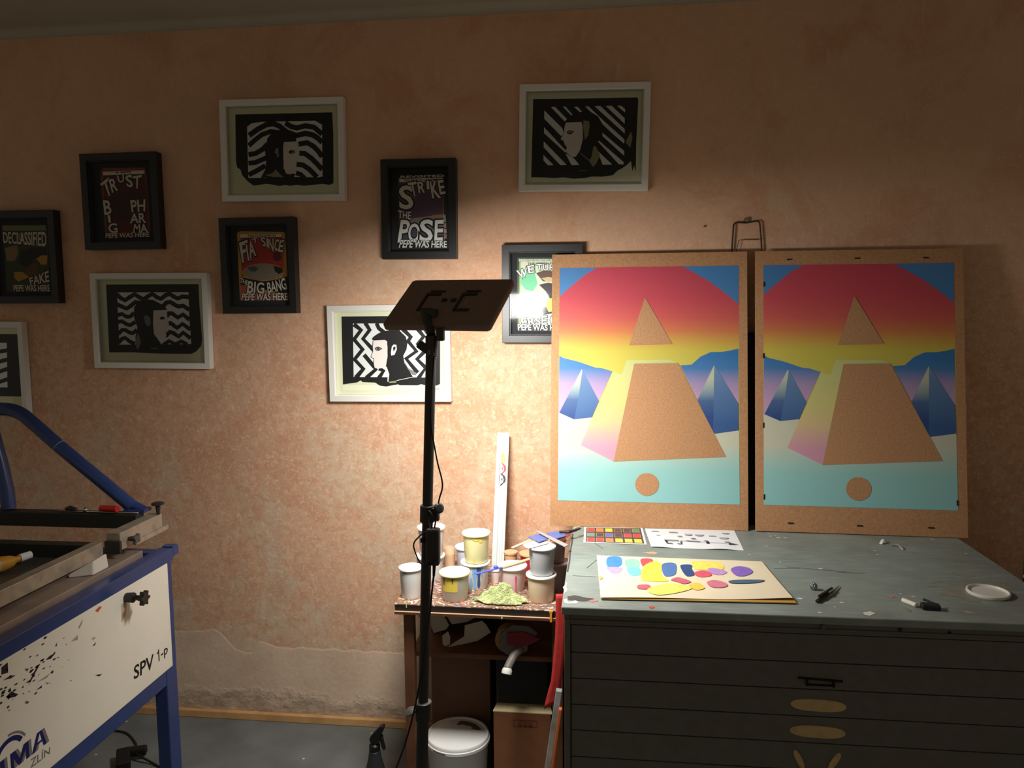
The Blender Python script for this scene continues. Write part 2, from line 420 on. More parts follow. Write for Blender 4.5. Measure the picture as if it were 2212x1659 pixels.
  ('p','ochre',[(639,486),(712,522),(801,521),(787,424),(704,420)]),
  ('p','brownp',[(457,360),(616,438),(675,383),(631,319),(521,294)]),
  ('p','ochre2',[(197,607),(372,636),(390,549),(326,464),(211,466)]),
  ('t','cream','DECLASSIFIED',[(180,780),(808,777),(797,613),(183,661)],1),
  ('t','cream','FAKE',[(520,278),(806,357),(808,236),(529,197)],1),
  ('t','cream','PEPE WAS HERE',[(285,206),(805,201),(812,130),(285,131)],1),
 ],
}
PYRAMID = [
  ('skyl',[(0,1000),(215,999),(145,969),(52,910),(1,874)]),
  ('skyr',[(693,999),(1000,1000),(996,836),(930,881),(838,934),(758,971)]),
  ('haze',[(2,619),(26,609),(112,593),(207,568),(242,566),(303,552),(186,354),(88,347),(0,373)]),
  ('haze',[(679,578),(740,581),(790,615),(845,634),(909,635),(958,642),(995,649),(996,307),(867,292)]),
  ('sand',[(0,374),(88,347),(186,354),(311,208),(867,292),(997,307),(1000,0),(0,0)]),
  ('face',[(126,237),(305,550),(355,539),(383,600),(617,603),(668,590),(424,585),(311,169)]),
  ('plit',[(130,561),(4,374),(88,346),(113,432),(135,553)]),
  ('pshade',[(134,557),(228,425),(189,356),(89,346),(111,432)]),
  ('plit',[(864,580),(773,433),(861,295),(863,448)]),
  ('pshade',[(864,580),(994,418),(995,307),(866,292),(858,307)]),
  ('kraft',[(424,585),(668,587),(927,196),(311,169)]),
  ('kraft',[(483,868),(396,664),(635,668)]),
  ('kraft',[(562,77),(561,69),(559,62),(555,55),(550,48),(543,43),(535,38),(526,34),(517,31),(507,29),(497,28),(487,28),(477,30),(467,33),(458,37),(451,41),(444,47),(438,53),(435,60),(432,67),(431,75),(432,82),(435,89),(438,96),(444,103),(451,109),(458,114),(467,118),(477,121),(487,123),(497,123),(507,123),(517,121),(527,118),(535,115),(543,110),(550,104),(555,98),(559,91),(561,84)]),
]
SWATCH = [
  ('blue',[(67,954),(148,969),(138,735),(60,696)]),
  ('violet',[(57,695),(137,693),(136,612),(117,551),(83,539),(58,615)]),
  ('mint',[(175,899),(252,912),(243,708),(174,685)]),
  ('aqua',[(174,685),(245,694),(246,572),(228,504),(182,512)]),
  ('red',[(268,930),(335,951),(336,837),(308,746),(270,726)]),
  ('yel1',[(274,741),(356,894),(382,785),(364,532),(386,377),(281,368),(239,415)]),
  ('steel',[(390,816),(469,843),(451,596),(419,511),(375,520)]),
  ('navy',[(491,772),(522,822),(567,813),(553,723),(556,581),(534,523),(498,533)]),
  ('yel2',[(577,906),(716,929),(749,872),(730,717),(617,688),(569,725)]),
  ('red2',[(556,609),(602,671),(645,648),(648,550),(593,497),(559,526)]),
  ('lilac',[(649,736),(715,730),(747,646),(699,569),(652,606)]),
  ('purple',[(779,724),(831,816),(889,784),(896,664),(837,556),(785,565)]),
  ('rose1',[(213,265),(267,281),(282,222),(276,179),(209,182)]),
  ('rose2',[(403,404),(443,474),(477,451),(514,376),(469,321),(432,369)]),
  ('yel3',[(282,222),(393,327),(477,284),(498,211),(400,99),(302,49),(254,127)]),
  ('ochre',[(489,285),(546,360),(573,240),(519,183)]),
  ('rose3',[(599,370),(648,432),(702,365),(700,287),(654,246),(607,268)]),
  ('slate',[(724,407),(779,444),(924,446),(866,370),(739,355)]),
  ('yel4',[(0,453),(18,455),(20,406),(1,387)]),
]

INK = dict(black=M('ink_black',(24,24,26),.5), pale=M('ink_pale',(226,232,228),.7), pale2=M('paper_pale',(232,234,206),.8), grey=M('ink_grey',(128,128,126),.6),
    olive=M('ink_olive',(150,150,110),.7), pink=M('ink_face',(228,220,214),.7), paper=M('mat_paper',(218,220,186),.85),
    cream=M('ink_cream',(226,216,196),.6), white=M('ink_white',(236,236,230),.6), ink=M('ink_dark',(20,18,20),.5), shade=M('ink_shade',(66,34,32),.6), ink2=M('ink_soft_dark',(62,54,56),.6),
    rust=M('ink_rust',(140,62,44),.6), maroon=M('ink_maroon',(92,26,34),.6), red=M('ink_red',(168,46,36),.6), brick=M('ink_brick',(178,84,70),.6), ochre=M('ink_ochre',(196,146,52),.6),
    ochre2=M('ink_tan',(150,122,84),.6), stone=M('ink_stone',(142,128,116),.6), slate=M('ink_slate',(74,76,84),.6), plum=M('ink_plum',(84,60,78),.6), plum2=M('ink_plum_light',(108,84,98),.6),
    leaf=M('ink_leaf',(126,168,92),.6), mist=M('ink_mist',(206,226,196),.6), leaf2=M('ink_mint',(120,206,158),.6), earth=M('ink_earth',(96,72,60),.6), sand2=M('ink_sand',(206,176,130),.6),
    lemon=M('ink_lemon',(232,228,110),.6), moss=M('ink_moss',(58,70,42),.6), olive2=M('ink_olive_green',(122,128,74),.6), brownp=M('ink_brown',(104,72,42),.6))

# ------------------------------------------------------------------ the room
def wall_material():
    m = bpy.data.materials.new('bare_plaster'); m.use_nodes = True
    t, N, L, b = nt(m); b.inputs['Roughness'].default_value = .9; b.inputs['Specular IOR Level'].default_value = .15
    tc = N.new('ShaderNodeTexCoord'); OB = tc.outputs['Object']
    def noise(sc, det=6, rough=.6, dist=0, vec=None, stretch=None):
        n = N.new('ShaderNodeTexNoise'); n.inputs['Scale'].default_value = sc; n.inputs['Detail'].default_value = det
        n.inputs['Roughness'].default_value = rough; n.inputs['Distortion'].default_value = dist
        v = vec or OB
        if stretch:
            mp = N.new('ShaderNodeMapping'); mp.inputs['Scale'].default_value = stretch; L.new(v, mp.inputs[0]); v = mp.outputs[0]
        L.new(v, n.inputs['Vector']); return n.outputs['Fac']
    def rmp(fac, p0, p1):
        r = N.new('ShaderNodeMapRange'); r.inputs['From Min'].default_value = p0; r.inputs['From Max'].default_value = p1
        L.new(fac, r.inputs['Value']); return r.outputs[0]
    def mix(fac, a, bb, k=1.):
        x = N.new('ShaderNodeMix'); x.data_type = 'RGBA'
        if k != 1.:
            mu = N.new('ShaderNodeMath'); mu.operation = 'MULTIPLY'; mu.inputs[1].default_value = k; L.new(fac, mu.inputs[0]); fac = mu.outputs[0]
        L.new(fac, x.inputs['Factor'])
        for q, i in ((a,'A'),(bb,'B')):
            s = [k2 for k2 in x.inputs if k2.name == i and k2.type == 'RGBA'][0]
            if isinstance(q, tuple): s.default_value = q
            else: L.new(q, s)
        return [k2 for k2 in x.outputs if k2.type == 'RGBA'][0]
    def math_(op, a, bb=None):
        q = N.new('ShaderNodeMath'); q.operation = op
        for i, v in enumerate((a, bb)):
            if v is None: continue
            if isinstance(v, (int,float)): q.inputs[i].default_value = v
            else: L.new(v, q.inputs[i])
        return q.outputs[0]
    sp = N.new('ShaderNodeSeparateXYZ'); L.new(OB, sp.inputs[0])
    base = mix(rmp(noise(1.1,8,.62,.4), .40,.62), s2l((221,176,144)), s2l((210,170,140)))
    big = rmp(noise(1.9,15,.74,1.1,stretch=(1,1,.8)), .505,.530)
    zone = rmp(math_('ADD', noise(1.0,3,.5), math_('MULTIPLY', math_('SUBTRACT', 1.7, sp.outputs['Z']), .22)), .48, .66)
    big = math_('MULTIPLY', big, zone)              # buff skim left on the plaster
    base = mix(big, base, s2l((210,186,158)), .85)
    red = rmp(noise(2.6,10,.66,.7), .50,.62)
    base = mix(red, base, s2l((200,142,108)), .5)
    calm = rmp(sp.outputs['Z'], 2.15, 1.55)
    calm = math_('ADD', math_('MULTIPLY', calm, .75), .25)
    mott = rmp(noise(26,9,.75,.6), .44,.60)
    base = mix(math_('MULTIPLY', mott, calm), base, s2l((194,142,108)), .55)
    fine = rmp(noise(55,7,.75,1.2), .53,.62)
    base = mix(math_('MULTIPLY', fine, calm), base, s2l((246,216,188)), .5)
    strk = rmp(noise(14,6,.65,.3,stretch=(2.2,1,.35)), .60,.72)
    base = mix(strk, base, s2l((234,204,176)), .4)
    X, Z = sp.outputs['X'], sp.outputs['Z']
    # pale repair along the foot of the wall; its ragged upper edge
    fc = N.new('ShaderNodeFloatCurve'); cu = fc.mapping.curves[0]
    P = [(-2.6,.36),(-2.124,.352),(-1.806,.372),(-1.701,.375),(-1.638,.389),(-1.598,.365),(-1.55,.306),(-1.499,.286),(-1.468,.289),(-1.435,.341),(-1.415,.336),(-1.355,.319),(-1.153,.32),(-.825,.319),(1.6,.30)]
    while len(cu.points) < len(P): cu.points.new(.5,.5)
    for p, (x,z) in zip(cu.points, P): p.location = ((x+2.6)/4.2, z); p.handle_type = 'VECTOR'
    fc.mapping.update()
    xm = rmp(X, -2.6, 1.6); L.new(xm, fc.inputs['Value'])
    edge = math_('ADD', fc.outputs[0], math_('MULTIPLY', math_('SUBTRACT', noise(22,5,.6), .5), .035))
    d = math_('SUBTRACT', edge, Z)                                           # >0 below the edge
    low = rmp(d, -.002, .006)
    pale = mix(rmp(noise(5,6,.6), .4,.65), s2l((222,194,168)), s2l((208,180,154)))
    pale = mix(rmp(noise(60,4,.6), .45,.7), pale, s2l((226,208,190)), .4)
    col = mix(low, base, pale)
    lip = math_('SUBTRACT', 1., rmp(math_('ABSOLUTE', math_('SUBTRACT', d, .002)), .0, .006))
    col = mix(lip, col, s2l((226,200,172)), .55)
    # crumbling foot
    ft = math_('SUBTRACT', math_('ADD', .11, math_('MULTIPLY', math_('SUBTRACT', noise(6,6,.65), .5), .22)), Z)
    foot = rmp(ft, -.015, .03)
    fcol = mix(rmp(noise(26,7,.7,.6,stretch=(.6,1,1.8)), .38,.62), s2l((150,130,108)), s2l((214,192,168)))
    col = mix(foot, col, fcol, .75)
    L.new(col, b.inputs['Base Color'])
    h = math_('ADD', math_('MULTIPLY', noise(30,8,.7), .35), math_('ADD', math_('MULTIPLY', noise(5,6,.6), .5), math_('MULTIPLY', math_('MULTIPLY', foot, noise(24,8,.75)), 1.6)))
    h = math_('ADD', h, math_('MULTIPLY', low, .22))
    bp = N.new('ShaderNodeBump'); bp.inputs['Strength'].default_value = .5; bp.inputs['Distance'].default_value = .012
    L.new(h, bp.inputs['Height']); L.new(bp.outputs[0], b.inputs['Normal'])
    return m
WALL = wall_material()
struct(MB().box((-3.4,0,-.02),(2.6,.15,3.1),WALL).build('wall_back'))
CEIL = M('ceiling_plaster',(176,168,150),.95,noise=.06,nscale=4)
def cove():
    mb = MB(); n = 8; z, r = 2.855, .035
    prof = [(-.0005, z-r)] + [(-r+r*math.cos(a), z-r+r*math.sin(a)) for a in [i*PI/2/n for i in range(n+1)]] + [(-4.2,z)]
    prof += [(-4.2,z+.2),(-.0005,z+.2)]
    mb.skin([mb.ring([(x,y,zz) for y,zz in prof]) for x in (-3.4,2.6)], CEIL)
    return struct(mb.build('ceiling'))
cove()
def floor_mat():
    m = M('painted_concrete',(112,116,114),.55,spec=.35,noise=.22,nscale=5,bump=.15,bscale=40)
    t, N, L, b = nt(m); src = b.inputs['Base Color'].links[0].from_socket
    tc = N.new('ShaderNodeTexCoord'); v = N.new('ShaderNodeTexVoronoi'); v.inputs['Scale'].default_value = 9
    nz = N.new('ShaderNodeTexNoise'); nz.inputs['Scale'].default_value = 14
    L.new(tc.outputs['Object'], v.inputs['Vector']); L.new(tc.outputs['Object'], nz.inputs['Vector'])
    a = N.new('ShaderNodeMath'); a.operation = 'MULTIPLY_ADD'; L.new(nz.outputs['Fac'], a.inputs[0]); a.inputs[1].default_value = .16; L.new(v.outputs['Distance'], a.inputs[2])
    r = N.new('ShaderNodeMapRange'); r.inputs['From Min'].default_value = .135; r.inputs['From Max'].default_value = .12; L.new(a.outputs[0], r.inputs['Value'])
    x = N.new('ShaderNodeMix'); x.data_type = 'RGBA'; L.new(r.outputs[0], x.inputs['Factor']); L.new(src, x.inputs[6]); x.inputs[7].default_value = s2l((206,200,182))
    L.new(x.outputs[2], b.inputs['Base Color'])
    return m
FLOOR = floor_mat()
struct(MB().box((-3.4,-4.2,-.1),(2.6,.0,0),FLOOR).build('floor'))
WOODL = M('batten_wood',(206,158,104),.6,noise=.16,nscale=18)
struct(MB().box((-2.75,-.022,.0),(1.5,-.0005,.032),WOODL).build('baseboard_back',bevel=.003))

# ------------------------------------------------------------------ pictures on the wall
WHITEF = M('white_frame',(226,224,216),.45); BLACKF = M('black_frame',(27,28,28),.38,spec=.5); CARD = M('black_card',(38,38,42),.8); LIPW = M('frame_lip',(238,236,228),.4)
def moulding(mb, w, h, f, d, rec, m):
    """mitred ring: front at y=-d, inside lip down to y=-rec"""
    W, H = w/2, h/2; w2, h2 = W-f, H-f
    def R(a,b,y): return mb.ring([(-a,y,-b),(a,y,-b),(a,y,b),(-a,y,b)])
    mb.skin([R(W,H,-.001),R(W,H,-d),R(w2,h2,-d),R(w2,h2,-rec),R(w2-.004,h2-.004,-rec),R(w2-.004,h2-.004,-.003),R(W,H,-.001)], m, True, False)
def draw(mb, items, w, h, y):
    def fn_at(k): return lambda u,v: (u/1000*w-w/2, y-.00012*k, v/1000*h-h/2)
    k = 1
    for it in items:
        if it[0] == 'p': mb.poly([fn_at(k)(u,v) for u,v in it[2]], INK[it[1]])
        elif it[0] == 'l':
            asp = h/w
            for q in strip([(u,v*asp) for u,v in it[2]], it[3]): mb.poly([fn_at(k)(p[0],p[1]/asp) for p in q], INK[it[1]])
        else:
            if it[4]:
                put_text(mb, it[2], it[3], fn_at(k), INK['ink'], .075, .02); k += 1
            put_text(mb, it[2], it[3], fn_at(k), INK[it[1]], .02)
        k += 1
def picture(kind, art, x, z, w, h, rot, label, group):
    white = kind == 'white'
    d, f, rec = (.032,.0225,.026) if white else (.042,.028,.034)
    t = thing('picture_frame', label, 'picture', (x,-.002,z), (0,rot,0), group)
    mb = MB(); moulding(mb, w, h, f, d, rec, WHITEF if white else BLACKF); mb.build('moulding', t, True, bevel=.0012, fix=True)
    back = MB(); back.box((-w/2+.012,-.008,-h/2+.012),(w/2-.012,-.004,h/2-.012), INK['paper'] if white else CARD); back.build('mount', t, True)
    pr = MB(); draw(pr, ART[art], w, h, -.0082); pr.build('print', t, True, fix=False)
    g = MB(); g.poly([(-w/2+f-.002,-.0262 if white else -.0342,-h/2+f-.002),(w/2-f+.002,-.0262 if white else -.0342,-h/2+f-.002),(w/2-f+.002,-.0262 if white else -.0342,h/2-f+.002),(-w/2+f-.002,-.0262 if white else -.0342,h/2-f+.002)], GLASS)
    g.build('glass', t, True)
    return t
GW, GB = 'white framed face prints on the plaster wall', 'black framed word posters on the plaster wall'
picture('white','wf1',-1.243,2.346,.4985,.388,.012,'white framed print of a face in profile looking right before flowing wavy stripes, top left',GW)
picture('white','wf2',-1.827,1.6875,.502,.386,.008,'white framed print of a face looking right before tight horizontal ripples, lower left',GW)
picture('white','wf3',-.837,1.5545,.4905,.380,-.004,'white framed print of a face looking left before zigzag stripes, behind the lamp pole',GW)
picture('white','wf4',-.0765,2.356,.481,.388,.019,'white framed print of a face looking left before straight diagonal stripes, highest on the wall',GW)
picture('white','wf0',-2.643,1.497,.500,.386,.008,'white framed picture cut off by the left edge above the blue bent tube',GW)
picture('black','trust',-1.919,2.165,.3255,.3785,-.002,'black framed poster reading TRUST BIG PHARMA in dark red',GB)
picture('black','bang',-1.355,1.9025,.3075,.375,-.002,'black framed poster reading FLAT SINCE THE BIG BANG over a grey disc',GB)
picture('black','strike',-.7045,2.107,.2915,.3765,.008,'black framed poster reading STRIKE THE POSE on dusky purple',GB)
picture('black','green',-.2325,1.781,.306,.371,.004,'black framed pale green poster partly hidden behind the left pyramid board',GB)
picture('black','fake',-2.366,1.951,.310,.376,.004,'black framed mossy green poster reading DECLASSIFIED and FAKE at the left edge',GB)

# wire hanger and the dark board behind the two prints
STEEL = M('dull_steel',(150,146,136),.35,metal=.9); DARKW = M('dark_wire',(64,52,42),.5,metal=.5)
hg = thing('wire_hanger','dark wire loop hanging from a screw above the gap between the pyramid boards','hanger',(.52,-.01,2.04))
MB().tube([(.467,-.012,1.86),(.470,-.012,1.95),(.474,-.012,2.028),(.482,-.012,2.036),(.52,-.012,2.034),(.558,-.012,2.040),(.567,-.012,2.034),(.575,-.012,1.96),(.581,-.012,1.86)],.0032,DARKW,8).build('wire_loop',hg,smooth=True)
MB().tube([(.480,-.014,1.90),(.493,-.014,1.968),(.498,-.014,1.972),(.567,-.014,1.972)],.0013,DARKW,6).build('cross_wire',hg,smooth=True)
mb = MB(); mb.lathe([(0,.012),(.008,.0115),(.0095,.008),(.0095,0),(0,0)],STEEL,(.521,-.001,2.045),20,(0,-1,0)); mb.build('screw_head',hg,smooth='auto')
tag(MB().tube([(.371,-.0,2.025),(.371,-.006,2.025)],.004,M('rawl_plug',(96,84,100),.6),10).build('wall_plug',smooth='auto'),'small grey wall plug left of the wire hanger','plug')
db = MB(); db.hexa([(.47,-.125,.931),(.60,-.125,.931),(.60,-.112,.931),(.47,-.112,.931),(.48,-.028,1.63),(.59,-.028,1.63),(.59,-.015,1.63),(.48,-.015,1.63)],M('dark_board',(44,46,46),.6,noise=.2,nscale=8))
tag(db.build('backing_board',bevel=.002),'dark grey board leaning on the wall in the gap between the pyramid boards','board')

# ------------------------------------------------------------------ the two pyramid boards
def kraft():
    m = M('kraft_board',(174,130,92),.75,spec=.25,noise=.16,nscale=160)
    return m
KRAFT = kraft(); KEDGE = M('kraft_edge',(222,186,146),.8)
BW, BH = .708, 1.007
A0, A1 = .092*BH, .950*BH
PY = dict(sun=ramp('ink_sun',[(.0,(226,226,120)),(.55,(236,226,104)),(.64,(240,222,96)),(.685,(244,188,92)),(.725,(246,146,96)),(.78,(244,112,104)),(.86,(238,94,108)),(1.,(230,88,108))],'Z',A0,A1),
    sky=M('ink_sky_blue',(68,122,176),.55), haze=ramp('ink_haze',[(.0,(230,190,222)),(.43,(226,184,222)),(.50,(196,172,218)),(.565,(88,148,214)),(.62,(70,142,212)),(1.,(70,142,212))],'Z',A0,A1),
    sand=ramp('ink_sand_to_aqua',[(.0,(172,236,236)),(.13,(178,238,232)),(.19,(206,240,226)),(.245,(238,238,212)),(1.,(240,238,214))],'Z',A0,A1),
    face=ramp('ink_lit_face',[(.0,(244,176,204)),(.23,(246,182,204)),(.29,(250,204,184)),(.335,(252,224,164)),(.42,(246,236,152)),(.6,(232,238,160)),(1.,(232,238,160))],'Z',A0,A1),
    plit=ramp('ink_small_lit',[(.0,(60,88,156)),(.36,(62,92,160)),(.43,(92,124,178)),(.465,(160,184,196)),(.52,(224,230,206)),(1.,(232,234,208))],'Z',A0,A1),
    pshade=ramp('ink_small_shade',[(.0,(70,108,170)),(.33,(74,112,174)),(.45,(104,142,194)),(.58,(132,166,208)),(1.,(136,170,210))],'Z',A0,A1), kraft=KRAFT)
PY['skyl'] = PY['skyr'] = PY['sky']
MARK = M('ink_mark',(26,20,22),.5)
def print_board(loc, rot, w, area, label, marks):
    t = thing('print_board', label, 'print', loc, rot, 'sunset pyramid prints on boards')
    mb = MB(); mb.box((0,-.004,0),(w,0,BH),KRAFT); mb.build('board',t,True,bevel=.0006)
    (l,r,b,tp) = area
    def fn(k): return lambda u,v: ((l+(r-l)*u/1000)*w, -.0042-.00015*k, (b+(tp-b)*v/1000)*BH)
    pr = MB(); pr.poly([fn(0)(*q) for q in ((0,0),(1000,0),(1000,1000),(0,1000))], PY['sun'])
    for k,(n,pts) in enumerate(PYRAMID): pr.poly([fn(k+1)(*p) for p in pts], PY[n])
    pr.build('screen_print',t,True,fix=False)
    if marks:
        for (u,v) in marks:
            x, z = u/1000*w, v/1000*BH; hor = v > 960 or v < 40
            a, c = (.009,.0022) if hor else (.0022,.009)
            q = MB(); q.box((x-a,-.0066,z-c),(x+a,-.0046,z+c),MARK); q.build('register_mark',t,True)
print_board((-.194,-.204,.9305),(-.1520,0,-.008),.709,(.040,.9585,.092,.9495),'brighter sunset pyramid print on brown board, standing left nearest the lamp',None)
print_board((.5385,-.214,.9332),(-.1640,.003,-.026),.706,(.041,.9555,.092,.9485),'dimmer sunset pyramid print with black register marks, standing right on the plan chest',
    [(169,968),(499,969),(824,968),(44,879),(41,621),(40,373),(43,120),(952,118),(171,31),(499,30),(830,31)])

# ------------------------------------------------------------------ plan chest
CHEST = M('chest_black',(108,106,98),.55,spec=.3,noise=.1,nscale=30)
def chest_top_mat():
    m = M('chest_top_paint',(134,142,136),.42,spec=.4,noise=.16,nscale=7,bump=.06,bscale=120)
    t, N, L, b = nt(m); src = b.inputs['Base Color'].links[0].from_socket
    tc = N.new('ShaderNodeTexCoord'); mp = N.new('ShaderNodeMapping'); mp.inputs['Scale'].default_value = (4,26,4); L.new(tc.outputs['Object'], mp.inputs[0])
    nz = N.new('ShaderNodeTexNoise'); nz.inputs['Scale'].default_value = 3; nz.inputs['Detail'].default_value = 6; L.new(mp.outputs[0], nz.inputs['Vector'])
    r = N.new('ShaderNodeMapRange'); r.inputs['From Min'].default_value = .5; r.inputs['From Max'].default_value = .75; r.inputs['To Max'].default_value = .35; L.new(nz.outputs['Fac'], r.inputs['Value'])
    x = N.new('ShaderNodeMix'); x.data_type = 'RGBA'; L.new(r.outputs[0], x.inputs['Factor']); L.new(src, x.inputs[6]); x.inputs[7].default_value = s2l((172,186,176))
    L.new(x.outputs[2], b.inputs['Base Color'])
    return m
CTOP = chest_top_mat()
CX0, CX1, CY0, CY1, CZ = -.111, 1.213, -.976, -.02, .93
ch = thing('plan_chest','wide black plan chest with a paint-spotted grey top under the pyramid boards','plan chest',(.55,-.5,0))
MB().box((CX0,CY0,CZ-.022),(CX1,CY1,CZ),CTOP).build('top',ch,bevel=.003)
mb = MB(); mb.box((CX0+.008,CY0+.008,.02),(CX0+.024,CY1-.01,CZ-.023),CHEST).box((CX1-.024,CY0+.008,.02),(CX1-.008,CY1-.01,CZ-.023),CHEST)
mb.box((CX0+.024,CY0+.03,.02),(CX1-.024,CY1-.01,CZ-.023),CHEST).box((CX0+.024,CY0+.010,.878),(CX1-.024,CY0+.03,CZ-.023),CHEST).box((CX0+.03,CY0+.04,0),(CX1-.03,CY1-.04,.02),CHEST)
mb.box((CX0+.012,CY0+.004,.889),(CX1-.012,CY0+.010,.894),CHEST)
mb.build('carcass',ch,bevel=.0015)
TAN = M('bare_ply',(202,176,122),.6,noise=.12,nscale=40); PULL = M('black_pull',(34,33,31),.35,metal=.3)
zs = [.876,.798,.724,.649,.575,.498,.424,.350,.276,.2,.12,.03]
def oval(mb, cx, cz, a, b, ang, y, m):
    pts = [(a*math.copysign(abs(math.cos(q))**.75,math.cos(q)), b*math.copysign(abs(math.sin(q))**.9,math.sin(q))) for q in [2*PI*i/36 for i in range(36)]]
    c, s = math.cos(ang), math.sin(ang)
    mb.prism([(cx+u*c-v*s, cz+u*s+v*c) for u,v in pts], lambda u,v,d: (u,y-d,v), .003, m)
for i in range(11):
    dr = MB(); dr.box((CX0+.026,CY0+.014,zs[i+1]+.0012),(CX1-.026,CY0+.0295,zs[i]-.0012),CHEST); d = dr.build('drawer',ch,bevel=.002)
    if i == 1:
        q = MB(); q.bar((.512,CY0+.010,.757),(.625,CY0+.010,.752),.006,.004,PULL).box((.532,CY0+.003,.738),(.536,CY0+.014,.757),PULL).box((.60,CY0+.003,.736),(.604,CY0+.014,.755),PULL).box((.532,CY0+.006,.738),(.604,CY0+.0138,.7405),PULL)
        q.build('label_holder',d)
    if i in (2,3):
        q = MB(); oval(q,.566,.682 if i == 2 else .6085,.071,.0165,-.02,CY0+.0139,TAN); q.build('oval_pull',d,label='tan oval pull')
    if i == 4:
        for sx, an in ((.521,-1.12),(.612,1.05)):
            q = MB(); oval(q,sx,.529,.027,.008,an,CY0+.0139,TAN); q.build('oval_pull',d,label='tan oval pull')
mb = MB(); mb.tube([(.569,CY0+.011,.903),(.569,CY0-.003,.903)],.006,M('lock_steel',(120,116,108),.35,metal=.8),14); mb.build('lock',ch,smooth='auto')
for x,z in ((.761,.900),(.882,.896)):
    mb = MB(); mb.tube([(x,CY0+.0105,z),(x,CY0+.006,z)],.004,PULL,12); mb.build('screw',ch,smooth='auto')
# worn paint patches and dried drops on the top: one layer of the top
STA = M('primer_patch',(140,136,124),.6,noise=.1,nscale=50); DROP = M('dried_white_paint',(222,220,206),.5); DROPP = M('dried_pink_paint',(214,120,120),.5); REDP = M('dried_red_paint',(206,60,54),.5); DARKP = M('chipped_paint',(70,66,64),.7); TANP = M('dried_tan_paint',(206,168,134),.5)
def spot(pts, m):
    q = MB(); q.poly(pts, m); q.build('paint_spot', ch, fix=False)
def blob(pts, m, z=CZ+.0004, rough=.25):
    P = [Vector(p) for p in pts]; out = []
    for a,b in zip(P, P[1:]+P[:1]):
        L = (b-a).length
        for k in range(4):
            t = k/4; q = a+(b-a)*t
            if k: q += Vector((-(b-a).y,(b-a).x))*random.uniform(-.12,.12)*rough*2
            out.append((q.x,q.y,z))
    spot(out, m)
for p in ([(.952,-.742),(1.007,-.709),(1.06,-.675),(1.16,-.665),(1.152,-.718),(1.10,-.722),(1.13,-.79),(1.037,-.822),(.984,-.84),(.958,-.795),(.931,-.793)],[(.925,-.688),(.964,-.665),(.987,-.672),(.95,-.7)],[(1.021,-.604),(1.055,-.595),(1.095,-.632),(1.057,-.636)],[(.921,-.717),(.954,-.714),(.943,-.724),(.923,-.726)]): blob(p,STA,rough=.8)
for p in ([(.678,-.938),(.698,-.929),(.708,-.943),(.687,-.961),(.675,-.954)],[(.791,-.895),(.8,-.891),(.809,-.91),(.8,-.923)],[(.899,-.881),(.911,-.872),(.914,-.882),(.901,-.893)]): blob(p,STA if p[0][0] > .79 else DROP,CZ+.0007)
blob([(.784,-.816),(.795,-.806),(.799,-.817),(.788,-.827)],DROPP,CZ+.0007); blob([(.93,-.90),(.95,-.905),(.97,-.93),(.945,-.915)],TANP,CZ+.0007)
for x,y in ((.579,-.243),(.58,-.269),(.598,-.259),(.603,-.285),(.626,-.285),(.543,-.384),(.553,-.545),(.884,-.403),(.878,-.443),(1.163,-.407),(1.12,-.256),(.538,-.855),(.566,-.949),(.643,-.873),(.616,-.906),(.824,-.79),(.851,-.81),(.47,-.48),(.66,-.60)):
    r = random.uniform(.0025,.0055); spot([(x+r*1.5*math.cos(a),y+r*math.sin(a),CZ+.0006) for a in [i*PI/5 for i in range(10)]],DROP)
for p in ([(-.107,-.923),(-.1,-.918),(-.094,-.941),(-.074,-.928),(-.065,-.939),(-.073,-.951),(-.097,-.953),(-.105,-.942)],): blob(p,M('putty',(206,212,198),.6),CZ+.0008)
blob([(-.099,-.902),(-.079,-.888),(-.027,-.907),(-.012,-.926),(-.065,-.931),(-.095,-.926)],DARKP); blob([(-.041,-.928),(-.024,-.915),(-.013,-.922),(-.026,-.935)],DROPP,CZ+.0008); blob([(.122,-.959),(.131,-.947),(.139,-.957),(.13,-.967)],REDP,CZ+.0008)
blob([(.123,-.493),(.167,-.477),(.178,-.491),(.168,-.505),(.144,-.498)],TANP); blob([(-.014,-.957),(.006,-.955),(.029,-.964),(.006,-.967)],STA); blob([(-.1095,-.30),(-.104,-.30),(-.1045,-.70),(-.1095,-.70)],DARKP,rough=.02); blob([(-.1095,-.88),(-.101,-.86),(-.104,-.80),(-.1095,-.78)],M('putty',(206,212,198)),CZ+.0008)
for a,b in (((.56,-.59),(.73,-.62)),((.70,-.625),(.78,-.63)),((-.05,-.66),(-.02,-.58)),((-.09,-.73),(-.02,-.735)),((-.03,-.40),(.0,-.46)),((.52,-.61),(.60,-.60))):
    for q in strip([a,b],.0022): spot([(p[0],p[1],CZ+.0005) for p in q],DARKP)


